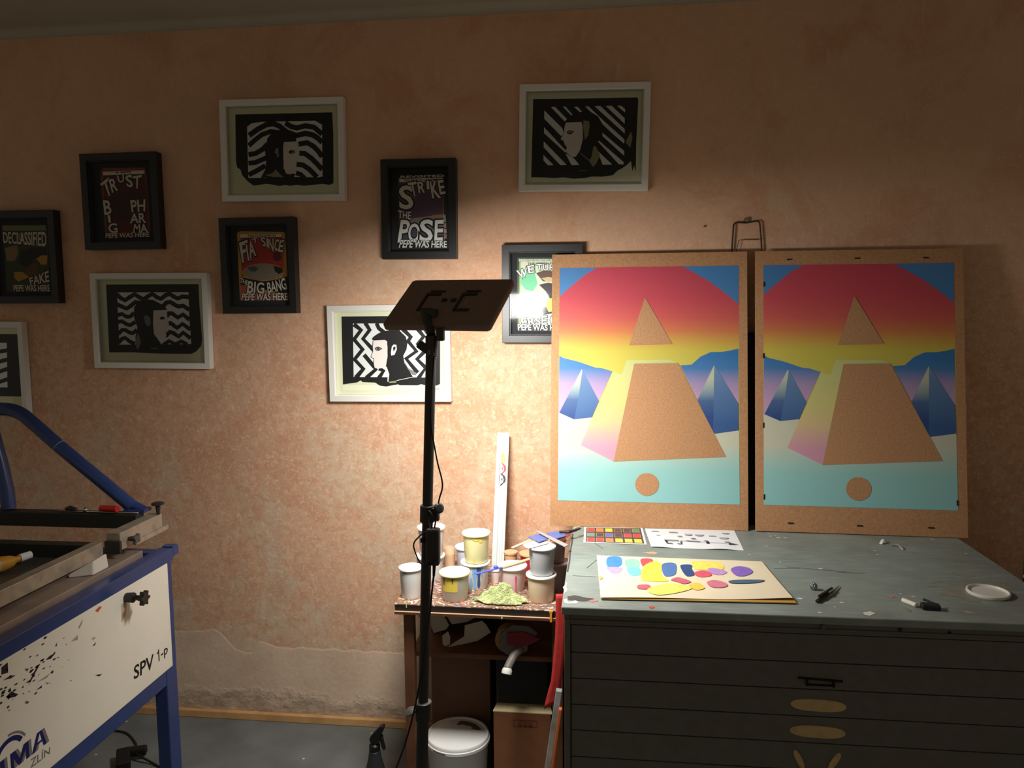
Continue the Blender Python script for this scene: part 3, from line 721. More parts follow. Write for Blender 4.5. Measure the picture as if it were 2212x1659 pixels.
# ------------------------------------------------------------------ sheets and small things on the chest
PAPERW = M('white_paper',(232,232,234),.8); CREAMP = M('cream_paper',(232,218,188),.85,noise=.03,nscale=12)
def bilin(q,u,v): 
    TL,TR,BR,BL = [Vector(p) for p in q]; return (BL*(1-u)+BR*u)*(1-v)+(TL*(1-u)+TR*u)*v
sh = MB(); Q = [(-.068,-.215),(.142,-.208),(.147,-.406),(-.066,-.402)]
sh.grid(1,1,lambda u,v: (*bilin(Q,u,v),CZ+.0012),PAPERW)
def cell(u0,u1,v0,v1,m,z): sh.poly([(*bilin(Q,u,v),z) for u,v in ((u0,v0),(u1,v0),(u1,v1),(u0,v1))],m)
cell(.035,.965,.04,.97,M('chart_ground',(92,72,66),.7),CZ+.0015)
chart = [[(232,72,74),(236,132,72),(244,226,62),(96,80,72),(98,76,66),(104,146,96)],[(112,146,142),(86,72,66),(112,104,190),(94,72,76),(232,74,96),(230,70,76)],[(238,76,72),(234,78,84),(240,140,70),(246,206,74),(246,226,66),(248,232,60)]]
for j in range(3):
    for i in range(6):
        u0 = .06+i*.152; v0 = .70-j*.31
        cell(u0-.006,u0+.116,v0-.012,v0+.212,TANP,CZ+.0018); cell(u0,u0+.11,v0,v0+.2,M('swatch_%d_%d'%(j,i),chart[j][i],.6),CZ+.0021)
tag(sh.build('color_chart',solid=0,fix=False),'colour chart sheet of small painted squares half under the left pyramid board','chart')
sk = MB(); Q2 = [(.150,-.214),(.466,-.209),(.460,-.442),(.160,-.435)]
sk.grid(16,8,lambda u,v: (*bilin(Q2,u,v),CZ+.0012+.003*max(0,math.sin(u*9+1))*(1-v)**2),PAPERW)
GR = [M('pencil_grey_%d'%i,(c,c,c+3),.7) for i,c in enumerate((205,180,130,60))]
def sk2(pts,m): sk.poly([(*bilin(Q2,u,v),CZ+.0045) for u,v in pts],m)
for (u,v,a,b,c) in ((.10,.80,.05,.07,0),(.12,.62,.03,.03,1),(.30,.76,.06,.08,0),(.36,.55,.035,.035,2),(.46,.70,.05,.08,1),(.50,.48,.035,.035,3),(.58,.68,.06,.07,1),(.63,.36,.03,.03,2),(.72,.62,.05,.05,0),(.84,.56,.06,.07,1),(.86,.33,.04,.03,2),(.88,.80,.05,.05,1)):
    sk2([(u+a*math.cos(q)*.9,v+b*math.sin(q)) for q in [PI*1.02*i/10+PI*(c%2) for i in range(11)]],GR[c])
for p in ([(.17,.36),(.33,.36),(.33,.33),(.20,.33),(.20,.22),(.18,.22)],[(.30,.18),(.35,.18),(.36,.32),(.345,.32),(.34,.21),(.30,.21)],[(.18,.18),(.25,.18),(.25,.21),(.19,.21)],[(.40,.36),(.56,.35),(.56,.325),(.42,.34)],[(.62,.24),(.655,.24),(.66,.34),(.63,.34)],[(.86,.22),(.97,.235),(.87,.30)],[(.35,.35),(.96,.255),(.96,.245),(.35,.335)]): sk2(p,GR[3] if p[0][0] != .35 else M('pencil_blue',(120,118,160),.7))
tag(sk.build('sketch_sheet',fix=False,smooth=False),'white sheet of grey pencil sketches half under the left pyramid board','paper')
# watercolour pad
pad = thing('drawing_pad','open cream drawing pad covered in bright watercolour swatches, near the chest front','drawing pad',(.25,-.73,CZ))
Q3 = [(-.02,-.552),(.493,-.564),(.513,-.882),(-.006,-.919)]
def padz(u,v): return CZ+.0066+.0035*(1+math.sin(u*6.3+.8))*(1-v)**2*(.4+u)*.7
mb = MB(); mb.grid(40,20,lambda u,v: (*bilin(Q3,u,v),padz(u,v)),CREAMP); mb.build('page',pad,smooth=True)
mb = MB(); Q4 = [(p[0],p[1]+.004) for p in Q3[:2]]+[(.517,-.895),(-.004,-.915)]
for k,(zz,m) in enumerate(((.0005,M('pad_cover',(52,44,40),.6)),(.0022,CREAMP),(.0040,M('page_edge',(196,150,70),.7)))):
    q = [(x+.001*k,y-.002*k) for x,y in Q4]
    mb.hexa([(*q[3],CZ+zz),(*q[2],CZ+zz),(*q[1],CZ+zz),(*q[0],CZ+zz),(*q[3],CZ+zz+.0012),(*q[2],CZ+zz+.0012),(*q[1],CZ+zz+.0012),(*q[0],CZ+zz+.0012)],m)
mb.build('page_stack',pad)
SWC = dict(blue=(74,140,226),violet=(206,160,226),mint=(150,226,180),aqua=(126,226,226),red=(232,84,92),yel1=(248,214,84),steel=(84,120,176),navy=(50,78,132),yel2=(248,226,104),red2=(226,92,112),lilac=(196,150,210),purple=(140,106,194),rose1=(206,98,110),rose2=(208,104,122),yel3=(238,224,112),ochre=(240,204,84),rose3=(216,124,146),slate=(76,104,130),yel4=(244,214,96))
mb = MB()
for k,(n,pts) in enumerate(SWATCH):
    P = [Vector(p) for p in pts]; c = sum(P,Vector((0,0)))/len(P); out = []
    m = len(P)
    for i in range(m):
        for t in (0,.25,.5,.75):
            p0,p1,p2,p3 = P[i-1],P[i],P[(i+1)%m],P[(i+2)%m]
            q = .5*((2*p1)+(p2-p0)*t+(2*p0-5*p1+4*p2-p3)*t*t+(3*p1-p0-3*p2+p3)*t**3)
            u,v = min(.995,max(.004,q.x/1000)), min(.995,max(.005,q.y/1000)); out.append((*bilin(Q3,u,v),padz(u,v)+.0004+.0001*k))
    mb.poly(out, M('wash_'+n,SWC[n],.7,noise=.10,nscale=60))
mb.build('swatches',pad,fix=False)
FOIL = M('scrunched_foil',(150,160,164),.25,metal=.9,bump=.8,bscale=160)
mb = MB(); bmesh.ops.create_icosphere(mb.bm,subdivisions=3,radius=.0105,matrix=Matrix.Translation((.593,-.782,CZ+.0100))); mb.mi(FOIL)
for v in mb.bm.verts: v.co += Vector((random.uniform(-1,1),random.uniform(-1,1),random.uniform(-.6,1)))*.0009
tag(mb.build('foil_ball',smooth=True),'small scrunched silver ball beside the drawing pad','ball')
tw = thing('craft_knife','dark folding craft knife lying right of the drawing pad','knife',(.62,-.82,CZ))
DM = M('dark_metal',(54,46,42),.4,metal=.6)
mb = MB(); mb.bar((.575,-.885,CZ+.005),(.622,-.822,CZ+.006),.010,.007,DM); mb.build('handle_half',tw,bevel=.002)
mb = MB(); mb.bar((.584,-.868,CZ+.0135),(.640,-.795,CZ+.012),.007,.006,DM); mb.build('handle_half',tw,bevel=.002)
mb = MB(); mb.hexa([(.618,-.830,CZ+.006),(.628,-.837,CZ+.006),(.672,-.752,CZ+.003),(.671,-.751,CZ+.003),(.618,-.830,CZ+.0075),(.628,-.837,CZ+.0075),(.672,-.752,CZ+.0045),(.671,-.751,CZ+.0045)],M('blade_grey',(108,98,88),.4,metal=.7)); mb.build('blade',tw)
mb = MB(); mb.tube([(.806,-.852,CZ+.0062),(.8075,-.855,CZ+.0066),(.828,-.890,CZ+.0066),(.829,-.892,CZ+.0060)],[.003,.0062,.0062,.003],M('chalk',(236,230,214),.8),14)
tag(mb.build('chalk_stick',smooth='auto'),'stubby white chalk stick lying against the black eraser','chalk')
mb = MB(); mb.bar((.838,-.895,CZ+.0075),(.884,-.900,CZ+.0075),.026,.014,M('black_rubber',(30,30,32),.7,bump=.3,bscale=90)); tag(mb.build('eraser_block',bevel=.004),'black eraser block beside the white chalk stick','eraser')
mb = MB(); mb.bar((.868,-.834,CZ+.003),(.886,-.868,CZ+.003),.006,.005,M('black_plastic',(24,24,25),.5)); tag(mb.build('pen_cap',bevel=.001),'thin black pen cap behind the eraser block','cap')
CLEAR = M('clear_lid',(206,206,198),.25,spec=.5)
mb = MB(); mb.lathe([(.048,.0),(.0535,.0),(.0545,.002),(.0545,.0075),(.0525,.009),(.050,.009),(.0485,.007),(.048,.003)],M('lid_rim',(226,224,214),.35),(1.064,-.768,CZ+.0012),48); ldth = thing('tub_lid','loose clear round tub lid with a white rim on the chest at right','lid',(1.064,-.768,CZ)); mb.build('rim',ldth,smooth='auto')
mb = MB(); mb.lathe([(0,.0005),(.0485,.0005),(.0485,.0016),(0,.0016)],M('lid_disc',(120,120,112),.3),(1.064,-.768,CZ+.0006),40); mb.build('disc',ldth,smooth='auto')
for k,(x,y,a,nm) in enumerate(((.941,-.315,.5,'curled white tape scrap farther left on the chest top'),(.968,-.365,2.2,'curled white tape scrap nearer right of its twin on the chest'))):
    mb = MB(); ca,sa = math.cos(a),math.sin(a)
    mb.grid(14,2,lambda u,v: (x+ca*(.035*(u-.5))-sa*.012*(v-.5), y+sa*.06*(u-.5)+ca*.012*(v-.5), CZ+.0015+.012*math.sin(u*PI)*(.7+.3*v)),M('tape_scrap',(224,224,220),.4))
    tag(mb.build('tape_scrap',smooth=True,solid=.0004),nm,'scrap','tape scraps on the chest')
bx = thing('drawer_unit','black unit with round white knobs at the right edge beside the plan chest','cabinet',(1.36,-.8,0))
mb = MB(); mb.box((1.226,-1.02,0),(1.50,-.621,1.012),M('unit_black',(22,21,20),.5)); mb.build('carcass',bx,bevel=.002)
for z in (1.001,.974,.944):
    mb = MB(); mb.lathe([(0,.012),(.006,.011),(.008,.007),(.006,.002),(.004,0),(0,0)],M('knob_white',(232,230,224),.4),(1.2262,-.6545,z),16,(-1,0,0)); mb.build('knob',bx,smooth='auto')

# ------------------------------------------------------------------ LED panel on its tripod
BLK = M('lamp_black',(52,49,46),.5); BLK2 = M('lamp_back',(128,108,98),.65,noise=.06,nscale=60); RUB = M('cable_black',(22,20,20),.6); CHR = M('chrome',(210,210,208),.2,metal=1)
def pole(z): return Vector((-.529+.0419*z, -.95, z))
lamp = thing('led_lamp','black LED panel lamp on a tripod pole shining at the wall and chest','lamp',(-.529,-.95,0))
mb = MB(); mb.tube([pole(.42),pole(1.66)],.0142,BLK,16); mb.build('upper_pole',lamp,smooth='auto')
mb = MB(); mb.tube([pole(.16),pole(.60)],.0172,BLK,16); mb.build('lower_pole',lamp,smooth='auto')
mb = MB(); mb.tube([pole(1.148),pole(1.195)],.0205,BLK,18).obox(pole(1.172)+Vector((.022,-.004,0)),((1,0,0),(0,1,0),(0,0,1)),(.012,.010,.018),BLK); mb.build('clamp_collar',lamp,smooth='auto',bevel=.002)
mb = MB(); mb.tube([pole(1.185)+Vector((.028,-.012,0)),pole(1.190)+Vector((.034,-.02,.002))],[.005,.005],BLK,10).lathe([(0,0),(.013,.001),(.015,.006),(.010,.012),(0,.013)],BLK,pole(1.19)+Vector((.034,-.02,.002)),16,(.5,-.8,.3)); mb.build('clamp_knob',lamp,smooth='auto')
mb = MB(); mb.tube([pole(.575),pole(.625)],.0212,BLK,18).lathe([(.0205,0),(.0235,.002),(.0205,.004)],M('ring_grey',(96,94,90),.4),pole(.625),20); mb.build('clamp_collar',lamp,smooth='auto')
mb = MB(); mb.tube([pole(.60)+Vector((-.016,-.006,0)),pole(.605)+Vector((-.032,-.012,.004))],.006,BLK,10).lathe([(0,0),(.016,.002),(.018,.008),(.010,.014),(0,.015)],M('knob_grey',(88,86,82),.5),pole(.603)+Vector((-.030,-.012,-.004)),16,(-.35,-.2,.9)); mb.build('clamp_knob',lamp,smooth='auto')
mb = MB(); mb.tube([pole(.30),pole(.355)],.024,BLK,18); mb.build('leg_hub',lamp,smooth='auto')
mb = MB(); mb.obox(pole(.40)+Vector((.022,-.012,0)),((1,0,0),(0,1,0),(0,0,1)),(.010,.007,.014),CHR); mb.build('steel_bracket',lamp,bevel=.002)
for k in range(3):
    a = .6+k*2*PI/3; d = Vector((math.cos(a),math.sin(a),0))
    if k == 0: d = Vector((math.cos(1.9),math.sin(1.9),0))
    if k == 1: d = Vector((math.cos(3.75),math.sin(3.75),0))
    if k == 2: d = Vector((math.cos(5.9),math.sin(5.9),0))
    mb = MB(); mb.bar(pole(.33)+d*.02,pole(0)*1.0+d*.34+Vector((0,0,.012)),.016,.008,BLK); L = mb.build('leg',lamp,bevel=.001)
    mb = MB(); mb.tube([pole(0)+d*.335+Vector((0,0,.016)),pole(0)+d*.355+Vector((0,0,.009))],[.010,.009],RUB,10); mb.build('rubber_foot',L,smooth='auto')
def PP(u,v,w): return PC+E1*u+E2*v+EN*w
def rrect(a,b,r,n=6):
    out = []
    for cx,cy,s in ((a-r,b-r,0),(-a+r,b-r,1),(-a+r,-b+r,2),(a-r,-b+r,3)):
        out += [(cx+r*math.cos(s*PI/2+i*PI/2/n), cy+r*math.sin(s*PI/2+i*PI/2/n)) for i in range(n+1)]
    return out
mb = MB(); o_ = rrect(.162,.111,.011); mb.skin([mb.ring([PP(u,v,w) for u,v in [(x*k,y*k) for x,y in o_]]) for w,k in ((.009,.995),(.006,1),(-.006,1),(-.010,.985))],BLK2)
head = mb.build('panel_housing',lamp,smooth='auto')
mb = MB(); mb.prism(rrect(.153,.103,.006),lambda u,v,d: PP(u,v,.0092+d),.0008,M('led_diffuser',(240,238,230),.5))
DIFF = MC['led_diffuser']; DIFF.node_tree.nodes['Principled BSDF'].inputs['Emission Color'].default_value = (1,.97,.92,1); DIFF.node_tree.nodes['Principled BSDF'].inputs['Emission Strength'].default_value = 8
mb.build('diffuser',lamp)
mb = MB(); SL = M('slot_black',(30,27,26),.5)
for sx in (-1,1):                                         # battery plates and their rails on the back
    c = .056*sx+.004
    for (u0,u1,v0,v1) in ((c-.030,c-.022,-.036,.034),(c-.030,c+.016,.028,.040),(c-.030,c+.018,-.046,-.036),(c-.022,c+.024,.046,.052)):
        mb.skin([mb.ring([PP(u,v,-.0095) for u,v in ((u0,v0),(u1,v0),(u1,v1),(u0,v1))]),mb.ring([PP(u,v,-.0125) for u,v in ((u0,v0),(u1,v0),(u1,v1),(u0,v1))])],SL)
for u in (-.014,.014): mb.skin([mb.ring([PP(u+.008*a,.004+.007*b,-.0095) for a,b in ((-1,-1),(1,-1),(1,1),(-1,1))]),mb.ring([PP(u+.006*a,.004+.005*b,-.015) for a,b in ((-1,-1),(1,-1),(1,1),(-1,1))])],SL)
mb.build('battery_plate',head)
mb = MB(); mb.skin([mb.ring([PP(u,v,-.0098) for u,v in ((.052,-.016),(.060,-.016),(.060,.010),(.052,.010))]),mb.ring([PP(u,v,-.0108) for u,v in ((.052,-.016),(.060,-.016),(.060,.010),(.052,.010))])],M('label_tan',(150,124,104),.6)); mb.build('sticker',head,label='small tan sticker on the panel back')
top = pole(1.66); hinge = PP(-.040,-.060,-.020)
mb = MB(); mb.tube([top+Vector((0,0,-.055)),top+Vector((0,0,.0))],.0165,BLK,16).tube([top,hinge+Vector((0,-.004,-.01)),hinge],[.012,.013,.016],BLK,14); mb.build('tilt_bracket',lamp,smooth='auto')
mb = MB(); mb.obox(top+Vector((-.022,-.004,-.030)),((.8,0,-.6),(0,1,0),(.6,0,.8)),(.016,.010,.011),BLK); mb.tube([top+Vector((-.004,-.016,-.035)),top+Vector((-.004,-.016,-.050))],.005,M('knob_grey',(88,86,82)),10); mb.build('tilt_knob',lamp,bevel=.004)
mb = MB(); mb.obox(top+Vector((.026,-.004,.004)),((1,0,0),(0,1,0),(0,0,1)),(.010,.012,.018),BLK); mb.build('hinge_block',lamp,bevel=.003)
mb = MB(); mb.obox(hinge+Vector((.012,-.006,-.006)),((1,0,0),(0,1,0),(0,0,1)),(.020,.010,.012),BLK); mb.build('hinge_block',lamp,bevel=.003)
mb = MB(); mb.tube([top+Vector((-.016,0,-.057)),top+Vector((-.006,-.01,-.058)),top+Vector((.014,0,-.057))],.0022,CHR,8); mb.build('steel_pin',lamp,smooth=True)
LED.parent = lamp; LED.matrix_parent_inverse = lamp.matrix_basis.inverted()
def smoothpath(P, n=6):
    P = [Vector(p) for p in P]; out = []
    for i in range(len(P)-1):
        p0,p1,p2,p3 = P[max(i-1,0)],P[i],P[i+1],P[min(i+2,len(P)-1)]
        for k in range(n):
            t = k/n; out.append(.5*((2*p1)+(p2-p0)*t+(2*p0-5*p1+4*p2-p3)*t*t+(3*p1-p0-3*p2+p3)*t**3))
    return out+[P[-1]]
ad = thing('power_adapter','black power brick strapped to the lamp pole with thin cables','adapter',(-.46,-.975,1.04))
mb = MB(); mb.obox((-.459,-.978,1.088),((1,0,-.02),(0,1,0),(.02,0,1)),(.0185,.014,.0515),BLK); mb.build('brick',ad,bevel=.006)
mb = MB(); mb.tube(smoothpath([(-.455,-.978,1.137),(-.452,-.976,1.155),(-.442,-.972,1.215),(-.432,-.97,1.26),(-.448,-.965,1.33),(-.462,-.962,1.44),(-.451,-.96,1.60),(-.445,-.965,1.65)]),.0022,RUB,8); mb.build('lamp_cable',ad,smooth=True)
mb = MB(); mb.tube(smoothpath([(-.468,-.978,1.139),(-.474,-.972,1.165),(-.470,-.975,1.185),(-.460,-.978,1.17),(-.462,-.978,1.14)]),.0024,RUB,8).tube(smoothpath([(-.478,-.985,1.13),(-.497,-.98,1.115),(-.513,-.975,1.095),(-.512,-.975,1.075),(-.498,-.98,1.045),(-.480,-.993,1.040),(-.456,-.993,1.05),(-.445,-.985,1.075)]),.0020,RUB,8); mb.build('cable_loop',ad,smooth=True)
mb = MB(); mb.tube([(-.457,-.978,1.038),(-.459,-.978,1.005)],[.005,.0035],RUB,10).tube(smoothpath([(-.459,-.978,1.006),(-.465,-.975,.965),(-.473,-.972,.90),(-.486,-.972,.83),(-.497,-.975,.74),(-.52,-.985,.62),(-.545,-.99,.53),(-.57,-.99,.46),(-.60,-.985,.38),(-.66,-.97,.20),(-.74,-.95,.06),(-.80,-.93,.006),(-.95,-.9,.004)]),.0027,RUB,8); mb.build('mains_cable',ad,smooth=True)
mb = MB(); mb.obox(pole(1.10)+Vector((.012,-.014,0)),((1,0,0),(0,1,0),(0,0,1)),(.026,.004,.006),RUB); mb.build('strap',ad)

# ------------------------------------------------------------------ paint table
def splat():
    m = M('splattered_top',(132,104,88),.5,noise=.2,nscale=20)
    t, N, L, b = nt(m); col = b.inputs['Base Color'].links[0].from_socket
    tc = N.new('ShaderNodeTexCoord'); nz = N.new('ShaderNodeTexNoise'); nz.inputs['Scale'].default_value = 26; nz.inputs['Detail'].default_value = 3
    L.new(tc.outputs['Object'], nz.inputs['Vector'])
    va = N.new('ShaderNodeVectorMath'); va.operation = 'MULTIPLY_ADD'; L.new(nz.outputs['Color'], va.inputs[0]); va.inputs[1].default_value = (.06,.06,.06); L.new(tc.outputs['Object'], va.inputs[2])
    for sc_, th, seed in ((34,.30,0),(56,.27,3.1),(90,.30,7.7)):
        mp = N.new('ShaderNodeMapping'); mp.inputs['Location'].default_value = (seed,seed*1.7,0); mp.inputs['Scale'].default_value = (1,1.6,1); L.new(va.outputs[0], mp.inputs[0])
        v = N.new('ShaderNodeTexVoronoi'); v.inputs['Scale'].default_value = sc_; L.new(mp.outputs[0], v.inputs['Vector'])
        sp = N.new('ShaderNodeSeparateColor'); L.new(v.outputs['Color'], sp.inputs[0])
        r = N.new('ShaderNodeValToRGB'); r.color_ramp.interpolation = 'CONSTANT'
        cs = [(214,92,80),(232,222,208),(226,154,90),(120,98,88),(220,160,150),(236,206,120),(130,150,176),(226,206,190),(92,76,70)]
        while len(r.color_ramp.elements) < len(cs): r.color_ramp.elements.new(.5)
        for i,c in enumerate(cs): r.color_ramp.elements[i].position = i/len(cs); r.color_ramp.elements[i].color = s2l(c)
        L.new(sp.outputs[0], r.inputs[0])
        mr = N.new('ShaderNodeMapRange'); mr.inputs['From Min'].default_value = th+.03; mr.inputs['From Max'].default_value = th; L.new(v.outputs['Distance'], mr.inputs['Value'])
        x = N.new('ShaderNodeMix'); x.data_type = 'RGBA'; L.new(mr.outputs[0], x.inputs['Factor']); L.new(col, x.inputs[6]); L.new(r.outputs[0], x.inputs[7]); col = x.outputs[2]
    L.new(col, b.inputs['Base Color']); return m
SPLAT = splat(); LEGW = M('brown_wood',(104,66,42),.6,noise=.25,nscale=14); EDGEW = M('plywood_edge',(196,152,118),.7,noise=.15,nscale=30); EDGEB = M('black_edge',(34,30,28),.5)
TZ = .75
tb = thing('work_table','small wooden work table with a paint-splattered top beside the plan chest','table',(-.41,-.3,0))
mb = MB(); mb.hexa([(-.692,-.552,TZ-.003),(-.122,-.560,TZ-.003),(-.122,-.03,TZ-.003),(-.692,-.03,TZ-.003),(-.692,-.552,TZ),(-.122,-.560,TZ),(-.122,-.03,TZ),(-.692,-.03,TZ)],SPLAT); mb.build('tabletop',tb)
mb = MB(); mb.hexa([(-.690,-.551,TZ-.024),(-.123,-.559,TZ-.024),(-.123,-.032,TZ-.024),(-.690,-.032,TZ-.024),(-.691,-.5515,TZ-.003),(-.1225,-.5595,TZ-.003),(-.1225,-.031,TZ-.003),(-.691,-.031,TZ-.003)],EDGEB); mb.build('edge_band',tb)
mb = MB(); mb.hexa([(-.690,-.5555,TZ-.035),(-.124,-.5635,TZ-.035),(-.124,-.034,TZ-.035),(-.690,-.034,TZ-.035),(-.692,-.5595,TZ-.0242),(-.122,-.5675,TZ-.0242),(-.122,-.034,TZ-.0242),(-.692,-.034,TZ-.0242)],EDGEW); mb.build('plywood_base',tb)
OR = M('orange_paint',(240,150,50),.5); LIME = M('lime_paint',(190,226,90),.5)
mb = MB(); mb.prism([(-.170,TZ-.036),(-.164,TZ-.036),(-.1635,TZ-.006),(-.160,TZ+.001),(-.1735,TZ+.001),(-.1705,TZ-.006)],lambda u,v,d: (u,-.5690+d,v),.011,OR); mb.build('paint_drip',tb,label='orange paint drip')
mb = MB(); mb.box((-.652,-.5535,TZ-.012),(-.649,-.5505,TZ+.001),LIME); mb.build('paint_drip',tb,label='lime green paint drip')
mb = MB(); mb.box((-.33,-.5660,TZ-.033),(-.326,-.5600,TZ-.028),M('mint_paint',(150,214,180),.5)); mb.build('paint_drip',tb,label='mint paint speck')
for x in (-.668,-.165):
    for y in (-.530,-.075):
        mb = MB(); mb.box((x,y,0),(x+.034,y+.034,TZ-.0352),LEGW); mb.build('leg',tb,bevel=.002)
mb = MB(); mb.box((-.655,-.500,.545),(-.142,-.060,.562),LEGW); mb.build('shelf',tb,bevel=.002)

# tubs -------------------------------------------------------------------------
TW = M('tub_white',(226,226,222),.35,spec=.45); TLID = M('tub_lid_white',(234,234,230),.4); TY = M('tub_cream_yellow',(232,226,170),.35); TYL = M('lid_cream_yellow',(236,232,188),.4)
TTR = M('tub_translucent',(206,202,190),.3); TB = M('tub_pale_blue',(206,216,234),.35); TBL = M('lid_pale_blue',(212,224,242),.4); TP = M('tub_pale_pink',(232,212,210),.35); TPL = M('lid_pale_pink',(240,228,228),.4)
TC = M('tub_cream',(228,208,176),.35); TG = M('tub_grey',(190,192,194),.35); TBR = M('tub_brown_grey',(150,134,128),.4); TBRL = M('lid_dusty_pink',(196,160,156),.45); TRD = M('tub_red',(176,52,56),.4); TTAN = M('tub_tan_rim',(214,170,130),.5)
BLU = M('blue_paint',(60,84,130),.45); LBLU = M('light_blue_paint',(130,176,224),.45); PNK = M('pink_paint',(224,84,140),.45); YLW = M('yellow_paint',(236,212,90),.45)
GT = 'paint tubs on the splattered table'
def tub(x,y,z,r,h,body,lid,label,drips=(),open_=False,lab=None,cap=.0065):
    t = thing('paint_tub',label,'tub',(x,y,z),(0,0,0),GT)
    rb, rt = r*.80, r*.90
    prof = [(0,.0005),(rb*.96,.0005),(rb,.004),(rt,h-cap)]
    if open_: prof = [(0,.0005),(rb*.96,.0005),(rb,.004),(rt,h-.006),(r,h-.006),(r,h),(rt*.95,h),(rb*.92,.010),(0,.010)]
    mb = MB(); mb.lathe(prof,body,n=40); mb.build('tub_body',t,True,smooth='auto')
    if open_:
        mb = MB(); mb.lathe([(rt*.94,h-.002),(r*1.01,h-.004),(r*1.01,h+.001),(rt*.94,h+.001)],lid,n=40); mb.build('rim',t,True,smooth='auto')
    else:
        mb = MB(); mb.lathe([(0,h-cap),(rt*1.01,h-cap),(r,h-cap+.001),(r,h-.0015),(r*.98,h),(r*.93,h),(r*.90,h-.002),(0,h-.002)],lid,n=40); mb.build('lid',t,True,smooth='auto')
    if lab:                                                  # paper label wrapped round the body
        a0,a1,z0,z1,m = lab
        mb = MB(); mb.grid(14,1,lambda u,v: ((rb+(rt-rb)*(z0+(z1-z0)*v)+.0006)*math.cos(a0+(a1-a0)*u),(rb+(rt-rb)*(z0+(z1-z0)*v)+.0006)*math.sin(a0+(a1-a0)*u),h*(z0+(z1-z0)*v)),m); mb.build('paper_label',t,True,smooth=True)
    for (ang,z1,z0,wd,m) in drips:
        mb = MB(); zt, zb = h*z1-.002, h*z0
        rr = lambda zz: rb+(rt-rb)*zz/h+.0012
        def dp(u,v):
            zz = zt+(zb-zt)*v; wv = wd*(1-.55*v+.35*math.sin(v*9+ang*5)*.5)*(1 if v < .93 else .5)
            aa = ang+(u-.5)*wv/rr(zz); return (rr(zz)*math.cos(aa),rr(zz)*math.sin(aa),zz)
        mb.grid(4,12,dp,m); mb.build('paint_drip',t,True,smooth=True)
    return t
D = math.radians
tub(-.652,-.481,TZ,.0413,.105,TW,TLID,'white lidded tub at the left end of the splattered table',[(D(-110),.93,.86,.02,M('violet_paint',(150,140,190),.5)),(D(-75),.93,.87,.02,TBL)])
tub(-.627,-.292,TZ,.0548,.087,TW,TLID,'lower white tub of the stack behind the lamp pole')
tub(-.622,-.290,TZ+.0872,.0520,.104,TP,TPL,'upper white tub of the stack behind the lamp pole')
tub(-.499,-.483,TZ,.0534,.095,TTR,TYL,'front translucent tub with a yellow label and cream lid',[(D(-128),.9,.62,.008,M('label_ink',(120,104,50),.6)),(D(-88),.9,.70,.007,M('label_ink',(120,104,50)))],lab=(D(-140),D(-68),.38,.86,YLW))
tub(-.447,-.368,TZ,.0528,.094,TW,TLID,'lower white tub streaked with blue drips, in the middle',[(D(-118),.9,.45,.008,BLU),(D(-84),.9,.05,.016,LBLU),(D(-66),.9,.10,.015,BLU),(D(-52),.9,.5,.008,LBLU),(D(-100),.5,.05,.010,LBLU)])
tub(-.443,-.368,TZ+.0942,.0505,.104,TY,TYL,'upper cream yellow tub standing on the blue-dripped tub',[(D(-80),.9,.80,.03,YLW),(D(-60),.88,.74,.018,YLW),(D(-92),.14,.05,.012,YLW)])
tub(-.505,-.195,TZ,.0480,.092,TB,TBL,'pale blue lidded tub behind the cream yellow stack')
tub(-.315,-.373,TZ,.0524,.085,TP,TPL,'pinkish white tub with one pink drip under the blue spatula',[(D(-68),.72,.02,.007,PNK)])
tub(-.206,-.468,TZ,.0521,.092,TC,TLID,'lower cream tub of the front right stack')
tub(-.204,-.467,TZ+.0922,.0485,.096,TG,TLID,'upper grey tub carrying the blue spreaders, front right stack',[(D(-40),.86,.72,.006,TLID)])
tub(-.164,-.360,TZ,.0490,.100,TBR,TBRL,'lower dusty brown tub behind the front right stack')
tub(-.166,-.360,TZ+.1002,.0400,.076,TBR,TTAN,'upper brown tub behind the grey tub')
tub(-.265,-.250,TZ,.0383,.089,TRD,TTAN,'open red tub with a tan rim at the back',open_=True)
tub(-.336,-.245,TZ,.0256,.090,TTAN,TTAN,'small tan open pot beside the white straightedge',open_=True)
tub(-.383,-.318,TZ,.0215,.050,TP,TPL,'tiny pale pink pot at the foot of the white straightedge',cap=.006)
jr = thing('glass_jar','clear little jar of orange liquid between the back tubs','jar',(-.580,-.170,TZ))
CUP = bpy.data.materials.new('clear_cup'); CUP.use_nodes = True
b_ = CUP.node_tree.nodes['Principled BSDF']; b_.inputs['Base Color'].default_value = s2l((240,226,200)); b_.inputs['Roughness'].default_value = .15; b_.inputs['Alpha'].default_value = .35
mb = MB(); mb.lathe([(0,.001),(.021,.001),(.023,.075),(.0215,.075),(.0195,.003),(0,.003)],CUP,(-.580,-.170,TZ),28); mb.build('cup',jr,smooth='auto')
mb = MB(); mb.lathe([(0,.0035),(.0193,.0035),(.0208,.050),(0,.050)],M('orange_ink',(240,176,84),.3),(-.580,-.170,TZ),28); mb.build('ink',jr,smooth='auto')

